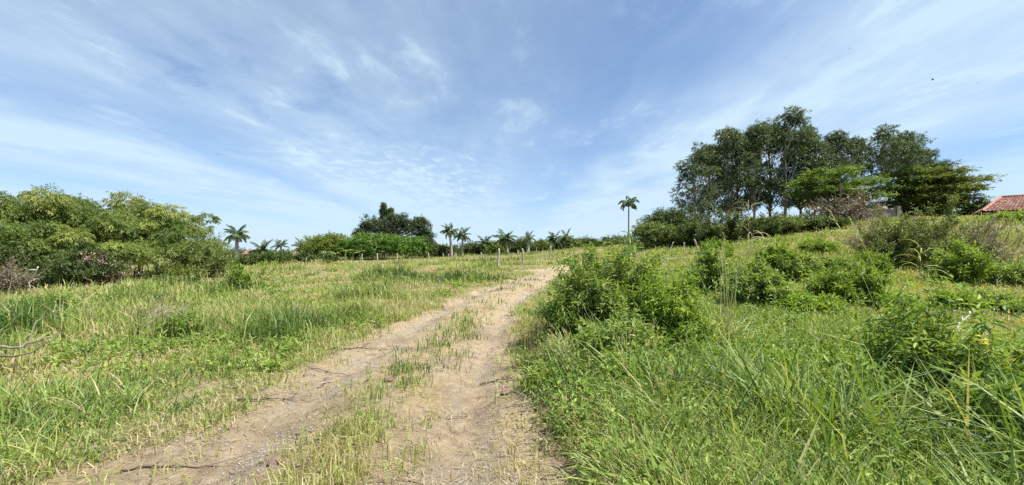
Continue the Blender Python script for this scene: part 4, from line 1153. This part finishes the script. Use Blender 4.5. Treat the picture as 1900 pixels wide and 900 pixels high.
def small_roof(name, label, cat, px0, px1, top, eave, D, seed, wallmat='plaster', depth=2.6):
    a = P(px0, eave, D); b = P(px1, eave, D)
    cx = (a[0] + b[0]) / 2; gz = Hxy(cx, D); w = b[0] - a[0]; hw = a[2] - gz; rh = P(px0, top, D)[2] - a[2]
    root = empty(name, (a[0], D, gz), label, cat)
    mb = MB(); box(mb, 0.2, w - 0.2, 0.25, depth - 0.25, -0.3, hw - 0.03); mb.obj('wall', G[wallmat], root)
    mb = MB()
    A = (0, 0, hw); B = (w, 0, hw); C_ = (w, depth / 2, hw + rh); D_ = (0, depth / 2, hw + rh)
    tile_slope(mb, A, B, C_, D_, 6, max(8, int(w / 0.24)), seed)
    tile_slope(mb, (w, depth, hw), (0, depth, hw), D_, C_, 6, max(8, int(w / 0.24)), seed + 1)
    mb.add(np.array([[0.2, .25, hw - .03], [0.2, depth - .25, hw - .03], [0.2, depth / 2, hw + rh - .05]]), None, [[0, 1, 2]], 0.4)
    mb.add(np.array([[w - 0.2, .25, hw - .03], [w - 0.2, depth - .25, hw - .03], [w - 0.2, depth / 2, hw + rh - .05]]), None, [[0, 1, 2]], 0.4)
    mb.obj('roof', G['tile'], root)
small_roof('tiled_shed', 'small shed whose pale tiled roof peeks over the thicket', 'shed', 1700, 1752, 400, 408, 34, 3)
small_roof('tiled_hut', 'small red-roofed hut beside the banana plants', 'hut', 543, 566, 468, 476, 60, 5)
small_roof('tiled_bungalow', 'red-roofed bungalow mostly hidden behind the white palm trunk', 'house', 446, 470, 463, 472, 76, 7, 'whiteplaster', 5)

def grey_wall():
    D = 38.0
    a = P(1584, 389, D); b = P(1662, 386, D); gz = Hxy((a[0] + b[0]) / 2, D)
    root = empty('concrete_wall', (a[0], D, gz), 'bare grey concrete wall under the layered trees', 'wall')
    w = b[0] - a[0]; h = a[2] - gz
    mb = MB(); box(mb, 0, w, 0, 0.18, -0.4, h); mb.obj('panel', G['plaster'], root)
    mb = MB(); box(mb, -0.04, w + 0.04, -0.04, 0.22, h + 0.002, h + 0.1); mb.obj('coping', G['plaster'], root)
    mb = MB(); box(mb, w + 0.06, w + 0.4, -0.1, 0.3, -0.4, h + 0.35); mb.obj('pillar', G['plaster'], root)
grey_wall()
def white_wall():
    D = 42.0
    a = P(1778, 394, D); b = P(1806, 396, D); gz = Hxy((a[0] + b[0]) / 2, D)
    mb = MB(); w = b[0] - a[0]; h = a[2] - gz
    box(mb, 0, w, 0, 0.15, -0.4, h); box(mb, -.05, w + .05, -.05, .2, h + 0.003, h + 0.09)
    tag(mb.obj('garden_wall', G['whiteplaster'], None, loc=(a[0], D, gz)), 'short white garden wall between the rusty layered tree and the house', 'wall')
white_wall()

# ------------------------------------------------------------------ foreground plants and dead wood
def broadleaf(label, px, top, hw, D, seed, n=16, L=0.16, W=0.05, mat='weed'):
    return shrub_px('broadleaf_weed', label, 'weed', px, 0, top, hw, D, G[mat], seed, stems=n, per=8, nl=7, L=L, W=W, slen=0.22, stemmat='stem', stemr=0.006, zmin=0.2, group='leafy weeds in the lush grass')
broadleaf('tall dark broad-leaved weed in the lush corner grass', 1700, 600, 66, 3.5, 801, 60, 0.11, 0.026)
broadleaf('broad-leaved weed below the yellow flower', 1815, 660, 60, 3.2, 802, 30, 0.11, 0.03)
broadleaf('big-leaved weed low in the corner at the picture edge', 1880, 750, 60, 2.6, 803, 24, 0.13, 0.038)
broadleaf('yellowing weed beside the big glossy bush', 1300, 640, 34, 4.9, 804, 20, 0.08, 0.024, 'bushbright')
broadleaf('small leafy weed at the track edge among dry stalks', 1160, 745, 40, 4.2, 805, 18, 0.09, 0.03)
broadleaf('low creeping broadleaf weed at the bottom middle of the bank', 1330, 800, 60, 3.0, 806, 22, 0.075, 0.03)
broadleaf('dense dark weed just in front of the white stick, towards the track', 1590, 690, 46, 3.4, 808, 34, 0.1, 0.028)
broadleaf('tall willowy weed at the picture edge above the corner', 1925, 660, 50, 3.3, 809, 30, 0.13, 0.03)
broadleaf('low leafy weed at the bottom of the lush corner', 1600, 830, 70, 2.6, 810, 26, 0.085, 0.028)
broadleaf('bright young weed in the lush grass between the big bush and the corner', 1450, 690, 46, 4.2, 811, 26, 0.085, 0.026, 'bushbright')
broadleaf('thin weed in the thin grass beside the heap of dead grass', 330, 600, 30, 7.0, 807, 14, 0.09, 0.03)

def flower(label, px, py, D, seed, n=9, mat='yellow', R=0.045, name='yellow_flower'):
    rng = np.random.default_rng(seed)
    g = ground_at(px, D); top = P(px, py, D) - g
    root = empty(name, g, label, 'flower')
    mb = MB(); K = 7; t = np.linspace(0, 1, K)
    tubes(mb, np.stack([0.06 * np.sin(t * 3) + top[0] * t, 0.03 * t, top[2] * t], -1), np.linspace(0.006, 0.003, K), 5, 0.5)
    mb.obj('stem', G['stem'], root, smooth=True)
    mb = MB()
    for k in range(n):
        c = top + np.array([0, 0.03, 0]) + rng.normal(0, R, 3) * (n > 1)
        m = 11; a = np.arange(m) * 2 * PI / m
        d = nrm(np.stack([np.cos(a), np.sin(a), np.full(m, 0.45)], -1) + rng.normal(0, 0.15, (m, 3)))
        q = leaf_quads(np.repeat(c[None], m, 0), d, np.tile([0, 0, 1.0], (m, 1)), np.full(m, R * 0.85), np.full(m, R * 0.3), 0.1, 0.1)
        mb.quads(q, rng.random(m))
    mb.obj('flower_head', G[mat], root)
flower('yellow flower head on a weed behind the corner grass', 1832, 634, 3.0, 821, 9, 'yellow', 0.03)
flower('yellow-green flower cluster on top of the big glossy bush', 1142, 487, 6.2, 822, 22, 'lime', 0.06, 'flower_cluster')

def stalk_clump(name, label, px, D, seed, n, h, leanx, spread=0.12, w=0.006, plume=True, tint=(0.5, 0.8), cat='tall grass', noise=0.1, mat='grass'):
    """tall seeding grass: thin upright stems with long blades at the foot"""
    rng = np.random.default_rng(seed)
    g = ground_at(px, D)
    root = empty(name, g, label, cat, 'tall grass stalks')
    hh = h * (0.55 + 0.5 * rng.random(n)); hh[0] = h
    K = 9; t = np.linspace(0, 1, K)
    a = rng.random(n) * 6.28
    lx = leanx * hh + rng.normal(0, noise, n) * hh; ly = rng.normal(0, noise, n) * hh
    b = rng.normal(0, spread * 0.5, (n, 2))
    path = np.zeros((n, K, 3))
    path[..., 0] = b[:, :1] + lx[:, None] * t[None] ** 1.6; path[..., 1] = b[:, 1:] + ly[:, None] * t[None] ** 1.6
    path[..., 2] = hh[:, None] * t[None] * (1 - 0.15 * abs(leanx))
    mb = MB(); tubes(mb, path, w * np.linspace(1, 0.35, K)[None] * (0.7 + 0.5 * rng.random((n, 1))) * 0.5, 4, rng.uniform(*tint))
    if plume:
        tp = path[:, -1]; td = nrm(path[:, -1] - path[:, -2])
        m = 14
        q, tn = shoots(rng, path[:, -2], td, 0.22 * h / 1.5 * np.ones(n), m, 0.05, 0.006, 0.35, 0.1, 0.1)
        mb.quads(q, np.full(len(q), 0.85))
    mb.obj('stalk', G[mat], root)
    mb = MB(); m = n * 5
    x = rng.normal(0, spread, m); y = rng.normal(0, spread, m)
    blades(rng, x, y, np.zeros(m), h * (0.25 + 0.35 * rng.random(m)), w * 1.3 * (0.7 + 0.6 * rng.random(m)), rng.uniform(0.2, 1.2, m), rng.uniform(0.1, 0.6, m), mb)
    mb.obj('blades', G[mat], root)
stalk_clump('tall_grass', 'tall pale grass stalks rising in front of the rounded dark bush', 1345, 5.6, 841, 16, 1.7, 0.05, w=0.016, tint=(0.3, 0.8), mat='palestalk')
stalk_clump('tall_grass', 'long lone grass stem leaning across the bank towards the withered shrub', 1672, 3.9, 842, 2, 1.95, -0.3, noise=0.015, w=0.015, spread=0.06, tint=(0.3, 0.8), mat='palestalk')
stalk_clump('tall_grass', 'upright grass stalks beside the yellow flower', 1835, 3.1, 843, 5, 1.35, 0.02, w=0.009, tint=(0.0, 0.5), mat='palestalk')
stalk_clump('tall_grass', 'tussock of dry bent grass at the track edge below the big glossy bush', 985, 5.3, 844, 34, 0.62, 0.05, spread=0.16, w=0.007, tint=(0.55, 0.75))
stalk_clump('tall_grass', 'dry brown seed stalks bending over the track by the shaded dirt', 1075, 4.4, 845, 14, 0.72, -0.35, spread=0.22, w=0.006, tint=(0.8, 0.95))
stalk_clump('tall_grass', 'upright seed stalks under the big glossy bush', 1180, 4.3, 846, 8, 0.8, 0.0, spread=0.25, w=0.006, tint=(0.75, 0.9))
stalk_clump('tall_grass', 'thin seed stalks leaning over the bottom of the bank', 1230, 3.0, 847, 8, 0.7, -0.3, spread=0.3, w=0.005, tint=(0.65, 0.9))
stalk_clump('tall_grass', 'pale dry stalks standing in the thin pasture beyond the dead branches', 250, 6.2, 848, 18, 0.75, 0.0, spread=0.45, w=0.007, tint=(0.6, 0.8))
stalk_clump('tall_grass', 'green tussock near the heap of dead grass', 400, 6.8, 849, 22, 0.6, 0.05, spread=0.3, w=0.007, tint=(0.2, 0.5))
stalk_clump('tall_grass', 'tall tussock halfway along the track verge', 720, 13, 850, 40, 0.75, 0.05, spread=0.6, w=0.012, tint=(0.35, 0.55))
stalk_clump('tall_grass', 'tussock in the strip between the wheel lines', 650, 3.35, 851, 22, 0.42, 0.0, spread=0.2, w=0.004, tint=(0.5, 0.7))
stalk_clump('tall_grass', 'bright tussock hiding under the track side of the big glossy bush', 1022, 8.2, 852, 30, 0.7, 0.05, spread=0.3, w=0.009, tint=(0.0, 0.5), mat='palestalk')

def arching(name, label, px, top, D, seed, n=14, L=0.9, w=0.03, tint=0.75, mat='straw', cat='cane'):
    rng = np.random.default_rng(seed)
    g = ground_at(px, D); h = P(px, top, D)[2] - g[2]
    root = empty(name, g, label, cat)
    mb = MB(); tubes(mb, np.stack([np.zeros(6), np.zeros(6), np.linspace(-.05, h * 0.8, 6)], -1), np.linspace(w * 0.6, w * 0.3, 6), 5, tint); mb.obj('stalk', G[mat], root)
    mb = MB(); t = np.linspace(0, 1, 8)
    for k in range(n):
        a = k * 2.4 + rng.random(); z0 = h * rng.uniform(0.25, 0.8); el = rng.uniform(0.5, 1.3); e = el - 1.9 * t
        x = np.cumsum(np.cos(e)) / 8 * L; z = z0 + np.cumsum(np.sin(e)) / 8 * L
        c = np.stack([x * np.cos(a), x * np.sin(a), z], -1); s = nrm(np.array([-np.sin(a), np.cos(a), 0.5]))
        ww = (w * (1 - t ** 2) * 0.6 + 0.003)[:, None]
        V = np.stack([c - s * ww, c + s * ww], 1).reshape(-1, 3); i = np.arange(7)[:, None] * 2
        mb.add(V, i + np.array([[0, 1, 3, 2]]), None, tint + rng.normal(0, 0.12))
    mb.obj('leaves', G[mat], root)
arching('dead_cane', 'bleached dead cane with arching leaves against the grove', 1390, 352, 20, 861, 18, 1.3, 0.022)
arching('arching_grass', 'dry arching grass blades in front of the dark thicket', 1708, 435, 13.5, 862, 12, 0.95, 0.016, 0.55, 'grass', 'tall grass')

def branch(name, label, pts, r, seed, mat='deadwood', cat='branch', lift=0.0, fork=True):
    """dead stick lying or standing; pts are (px, D, height above ground)"""
    rng = np.random.default_rng(seed)
    p = np.array([ground_at(px, D) + np.array([0, 0, hh]) for px, D, hh in pts])
    n = len(p); K = 12; t = np.linspace(0, n - 1, K)
    c = np.stack([np.interp(t, np.arange(n), p[:, i]) for i in range(3)], -1)
    c[1:-1] += rng.normal(0, r * 0.8, (K - 2, 3))
    o0 = c[0].copy(); c = c - o0
    mb = MB(); tubes(mb, c, r * np.linspace(1, 0.45, K), 6, 0.5)
    if fork:
        for k in rng.choice(np.arange(3, K - 1), 3, replace=False):
            d = nrm(c[k] - c[k - 1]) + rng.normal(0, 0.6, 3); d[2] = abs(d[2]) * 0.6
            ln = np.linalg.norm(c[-1]) * rng.uniform(0.12, 0.28)
            tubes(mb, np.stack([c[k], c[k] + d * ln * 0.5, c[k] + d * ln + rng.normal(0, 0.01, 3)]), r * np.array([0.5, 0.35, 0.15]), 4, 0.5)
    tag(mb.obj(name, G[mat], None, smooth=True, loc=o0), label, cat)
branch('fallen_branch', 'pale split fallen branch lying in the grass at the picture edge', [(-60, 5.0, 0.32), (40, 5.0, 0.36), (98, 5.1, 0.46)], 0.02, 871, 'deadwood', fork=False)
branch('fallen_branch', 'dark fallen branch just below the pale split one', [(-60, 4.95, 0.22), (40, 4.9, 0.27), (108, 5.1, 0.42)], 0.016, 872, 'twig', fork=False)
branch('fallen_branch', 'thin forked branch propped up behind the pale split one', [(52, 5.6, 0.1), (66, 5.7, 0.52), (122, 5.9, 0.7)], 0.008, 873, 'deadwood')
branch('stick', 'long dry stick lying on the dirt in the near corner of the track', [(232, 2.85, 0.02), (300, 2.9, 0.03), (410, 3.0, 0.015)], 0.011, 874, 'twig')
branch('stick', 'forked stick lying at the track verge beside the thin grass', [(440, 4.15, 0.02), (520, 4.2, 0.03), (570, 4.4, 0.02)], 0.012, 875, 'twig')
branch('stick', 'curled pale root stick on the wheel line', [(592, 4.72, 0.01), (603, 4.78, 0.05), (607, 5.0, 0.03)], 0.013, 876, 'deadwood')
branch('stick', 'crooked dark stick across the upper wheel line', [(566, 5.0, 0.02), (575, 5.3, 0.03), (650, 5.2, 0.02)], 0.011, 877, 'twig')
branch('stick', 'dark twig on the verge where the track narrows', [(640, 6.3, 0.02), (680, 6.5, 0.03), (720, 6.6, 0.02)], 0.012, 878, 'twig')
branch('stick', 'thin bent twig on the straw between the wheel lines', [(795, 3.75, 0.01), (835, 3.85, 0.02), (868, 4.0, 0.015)], 0.007, 879, 'twig')
branch('stick', 'dark stick near the dry tussock at the track edge', [(890, 4.85, 0.02), (930, 4.85, 0.04), (985, 4.8, 0.02)], 0.014, 880, 'twig')
branch('stick', 'thin twig at the bottom of the far wheel line', [(760, 2.75, 0.01), (820, 2.72, 0.02), (880, 2.7, 0.01)], 0.006, 881, 'twig', fork=False)
branch('bare_branch', 'bare bleached stick slanting up out of the lush weeds', [(1748, 3.7, 0.72), (1770, 3.72, 0.82), (1797, 3.75, 0.98)], 0.014, 882, 'whitewood')
branch('bare_branch', 'white forked dead branch standing before the dark shrub under the bamboo', [(52, 15, 0.0), (60, 15, 0.55), (72, 15, 1.0)], 0.03, 883, 'whitewood')
branch('bare_branch', 'spindly pale dead sapling on the bank before the rounded tree', [(1228, 21, 0.0), (1240, 21, 0.9), (1250, 21, 1.5)], 0.022, 884, 'whitewood')

def heap(label, px, D, seed, n=260, R=0.35, mat='straw'):
    rng = np.random.default_rng(seed)
    g = ground_at(px, D)
    a = rng.random(n) * 6.28; rr = R * np.sqrt(rng.random(n))
    b = np.stack([np.cos(a) * rr, np.sin(a) * rr, 0.24 * (1 - (rr / R) ** 2) * rng.random(n) + 0.02], -1)
    d = nrm(np.stack([rng.normal(0, 1, n), rng.normal(0, 1, n), rng.normal(0.15, 0.35, n)], -1))
    ln = rng.uniform(0.2, 0.5, n)[:, None]
    mb = MB(); tubes(mb, bez(b, b + d * ln * 0.5 + rng.normal(0, 0.03, b.shape), b + d * ln, 4), np.linspace(1, .4, 4)[None] * rng.uniform(0.004, 0.008, (n, 1)), 3, rng.random())
    tag(mb.obj('dead_grass_heap', G[mat], None, loc=g), label, 'dead grass')
heap('grey heap of dead grass and twigs in the thin pasture', 290, 8.6, 891, 360, 0.5, 'deadwood')
heap('small brown heap of dead twigs nearer the track', 541, 8.0, 892, 220, 0.3, 'twig')
heap('flattened dry grass bundle in the shade under the big glossy bush', 1030, 5.2, 893, 240, 0.35, 'straw')

def rock(label, px, D, r, seed):
    rng = np.random.default_rng(seed)
    import bmesh
    bm = bmesh.new(); bmesh.ops.create_icosphere(bm, subdivisions=3, radius=1.0)
    for v in bm.verts:
        c = np.array(v.co); k = 1 + 0.35 * (float(vnoise(np.array([c[0] * 1.7 + seed]), np.array([c[1] * 1.7 + c[2] * 2.1]), seed)[0]) - 0.5) + 0.15 * (float(vnoise(np.array([c[0] * 5]), np.array([c[1] * 5 + c[2] * 4]), seed)[0]) - 0.5)
        v.co = Vector((c[0] * r * k * 1.25, c[1] * r * k, c[2] * r * k * 0.7))
    me = bpy.data.meshes.new('rock'); bm.to_mesh(me); bm.free()
    me.materials.append(G['stone'])
    o = bpy.data.objects.new('rock', me); COL.objects.link(o); g = ground_at(px, D); o.location = (g[0], g[1], g[2] + r * 0.35); o.rotation_euler = (0.2, 0.1, seed)
    tag(o, label, 'rock')
rock('dark reddish stone lying between the wheel lines', 722, 4.72, 0.05, 901)
rock('small dark clod beside the reddish stone', 690, 4.85, 0.04, 902)
rock('brown clod at the track edge by the dry tussock', 938, 4.45, 0.05, 903)
rock('flat brown stone in the near wheel line', 515, 2.95, 0.045, 904)

def bird(label, px, py, D, span, rz):
    V = np.array([[0, -0.22, 0], [0, 0.22, 0], [0.03, 0, 0.05], [-0.03, 0, 0.05], [0.03, 0, -0.03], [-0.03, 0, -0.03],
                  [0.25, -0.02, 0.1], [0.5, 0.08, 0.05], [-0.25, -0.02, 0.1], [-0.5, 0.08, 0.05], [0.05, 0.34, 0], [-0.05, 0.34, 0],
                  [0.02, -0.1, 0.03], [0.02, 0.12, 0.02], [-0.02, -0.1, 0.03], [-0.02, 0.12, 0.02]], float) * span
    T = [[0, 2, 3], [1, 3, 2], [0, 4, 2], [1, 2, 4], [0, 3, 5], [1, 5, 3], [0, 5, 4], [1, 4, 5], [12, 6, 13], [13, 6, 7], [14, 15, 8], [15, 9, 8], [1, 10, 11]]
    mb = MB(); mb.add(V, None, T, 0.2)
    o = mb.obj('bird', G['darkwood'], None, loc=P(px, py, D)); o.rotation_euler = (0.1, 0.15, rz)
    tag(o, label, 'bird')
bird('small dark bird gliding high above the tiled house', 1731, 148, 60, 0.95, 0.5)
bird('tiny bird flying below and beyond the gliding one', 1814, 155, 90, 0.6, 1.3)
bird('tiny speck of a bird above the grove', 1577, 91, 90, 0.6, -0.4)
bird('tiny bird over the bamboo side of the sky', 404, 286, 90, 0.7, 0.9)
# ------------------------------------------------------------------ camera, sky and sun
cam = bpy.data.cameras.new('camera'); co = bpy.data.objects.new('camera', cam); COL.objects.link(co)
cam.sensor_width = 36.0; cam.lens = 36.0 * F / 1900.0
cam.clip_start = 0.05; cam.clip_end = 20000
co.location = (0, 0, EYE); co.rotation_euler = (PI / 2 + PITCH, 0, 0)
SC.camera = co

SUN_EL = math.radians(60); SUN_AZ = math.radians(-12)      # azimuth measured from +x (to the side) towards +y (ahead)
sv = Vector((math.cos(SUN_EL) * math.cos(SUN_AZ), math.cos(SUN_EL) * math.sin(SUN_AZ), math.sin(SUN_EL)))
sl = bpy.data.lights.new('sun', 'SUN'); sl.energy = 5.0; sl.angle = math.radians(0.5); sl.color = (1.0, 0.95, 0.86)
so = bpy.data.objects.new('sun', sl); COL.objects.link(so)
so.rotation_euler = sv.to_track_quat('Z', 'Y').to_euler(); so.location = (30, 5, 40)

w = bpy.data.worlds.new('World'); SC.world = w; w.use_nodes = True
nt = w.node_tree; nt.nodes.clear(); L = nt.links
out = nt.nodes.new('ShaderNodeOutputWorld'); bg = nt.nodes.new('ShaderNodeBackground')
bg.inputs['Strength'].default_value = 0.085
sky = nt.nodes.new('ShaderNodeTexSky'); sky.sky_type = 'NISHITA'; sky.sun_disc = False
sky.sun_elevation = SUN_EL; sky.sun_rotation = math.atan2(sv.x, sv.y)
sky.altitude = 900; sky.air_density = 1.0; sky.dust_density = 0.6; sky.ozone_density = 1.6
tc = nt.nodes.new('ShaderNodeTexCoord')
sx = nt.nodes.new('ShaderNodeSeparateXYZ'); L.new(tc.outputs['Generated'], sx.inputs[0])
def M(op, a, b=0.0, c=None, clamp=False):
    n = nt.nodes.new('ShaderNodeMath'); n.operation = op; n.use_clamp = clamp
    for i, v in enumerate((a, b, c)):
        if v is None: continue
        if isinstance(v, (int, float)): n.inputs[i].default_value = v
        else: L.new(v, n.inputs[i])
    return n.outputs[0]
def SS(v, a, b):
    n = nt.nodes.new('ShaderNodeMapRange'); n.interpolation_type = 'SMOOTHSTEP'
    n.inputs[1].default_value = a; n.inputs[2].default_value = b; L.new(v, n.inputs[0]); return n.outputs[0]
zc = M('ADD', M('MAXIMUM', sx.outputs[2], 0.0), 0.03)
u = M('DIVIDE', sx.outputs[0], zc); v = M('DIVIDE', sx.outputs[1], zc)
def NZ(su, sv_, detail, rough=0.55, dist=0.0, off=0.0):
    cb = nt.nodes.new('ShaderNodeCombineXYZ')
    L.new(M('MULTIPLY_ADD', u, su, off), cb.inputs[0]); L.new(M('MULTIPLY', v, sv_), cb.inputs[1])
    n = nt.nodes.new('ShaderNodeTexNoise'); n.inputs['Scale'].default_value = 1.0
    n.inputs['Detail'].default_value = detail; n.inputs['Roughness'].default_value = rough; n.inputs['Distortion'].default_value = dist
    L.new(cb.outputs[0], n.inputs['Vector']); return n.outputs[0]
broad = NZ(0.55, 0.28, 3, 0.5, 0.4, 3.1)
streak = NZ(1.35, 0.5, 6, 0.6, 0.5, 1.7)
wisp = NZ(2.6, 1.2, 7, 0.62, 0.25, 8.3)
rip = NZ(7.0, 4.5, 3, 0.5, 0.6, 5.0)
# cirrus bands: sheets of ice cloud lying along the view direction, by distance to the side
ud = M('ADD', u, M('MULTIPLY', M('SUBTRACT', broad, 0.5), 1.6))
cr = nt.nodes.new('ShaderNodeValToRGB')
bands = [(-9, .5), (-6.2, .45), (-5.0, .22), (-4.2, .62), (-3.4, .78), (-2.75, .25), (-2.1, .58), (-1.4, .5), (-0.7, .46), (-0.1, .36), (0.35, .24), (0.75, .17), (1.2, .5), (1.7, .78), (2.4, .68), (3.1, .55), (3.9, .12), (5.2, .5), (9, .55)]
el = cr.color_ramp.elements
while len(el) < len(bands): el.new(0.5)
for e, (p, val) in zip(el, bands):
    e.position = (p + 10) / 20; e.color = (val, val, val, 1)
L.new(M('DIVIDE', M('ADD', ud, 10.0), 20.0), cr.inputs[0])
cov = cr.outputs[0]
tex = M('ADD', M('MULTIPLY', streak, 0.42), M('ADD', M('MULTIPLY', wisp, 0.33), M('MULTIPLY', broad, 0.35)))
c1 = M('MULTIPLY', cov, M('MULTIPLY_ADD', SS(tex, 0.36, 0.72), 0.9, 0.55))
ripm = M('MULTIPLY', SS(rip, 0.48, 0.66), M('MULTIPLY', SS(v, 2.6, 4.2), SS(M('ABSOLUTE', M('ADD', u, 1.3)), 1.6, 0.5)))
wm = M('MULTIPLY', SS(wisp, 0.54, 0.74), 0.3)
dap = M('MULTIPLY', SS(NZ(3.2, 2.6, 5, 0.6, 0.5, 11.0), 0.5, 0.66), M('MULTIPLY', SS(M('ABSOLUTE', M('ADD', u, 1.5)), 0.9, 0.2), M('MULTIPLY', SS(v, 1.4, 2.0), SS(v, 4.2, 3.0))))
cl = M('SUBTRACT', M('ADD', M('ADD', c1, M('MULTIPLY', ripm, 0.28)), wm), M('MULTIPLY', dap, 0.13), None, True)
hz = M('POWER', M('SUBTRACT', 1.0, M('MAXIMUM', sx.outputs[2], 0.0)), 6.5)
cl = M('MINIMUM', M('ADD', cl, M('MULTIPLY', hz, 0.55)), 0.94)
mx = nt.nodes.new('ShaderNodeMix'); mx.data_type = 'RGBA'
L.new(cl, mx.inputs['Factor'])
# slightly violet-free blue sky under the ice cloud
tn = nt.nodes.new('ShaderNodeMix'); tn.data_type = 'RGBA'; tn.blend_type = 'MULTIPLY'; tn.inputs['Factor'].default_value = 1.0
L.new(sky.outputs[0], tn.inputs['A']); tn.inputs['B'].default_value = (0.56, 0.71, 0.88, 1)
L.new(tn.outputs['Result'], mx.inputs['A']); mx.inputs['B'].default_value = (3.7, 4.75, 5.6, 1)
L.new(mx.outputs['Result'], bg.inputs['Color']); L.new(bg.outputs[0], out.inputs['Surface'])

SC.view_settings.view_transform = 'Standard'; SC.view_settings.look = 'None'
SC.view_settings.exposure = 1.1; SC.view_settings.gamma = 1.0
SC.cycles.max_bounces = 8; SC.cycles.transparent_max_bounces = 4
SC.cycles.diffuse_bounces = 4; SC.cycles.transmission_bounces = 3; SC.cycles.glossy_bounces = 2
SC.cycles.use_denoising = False
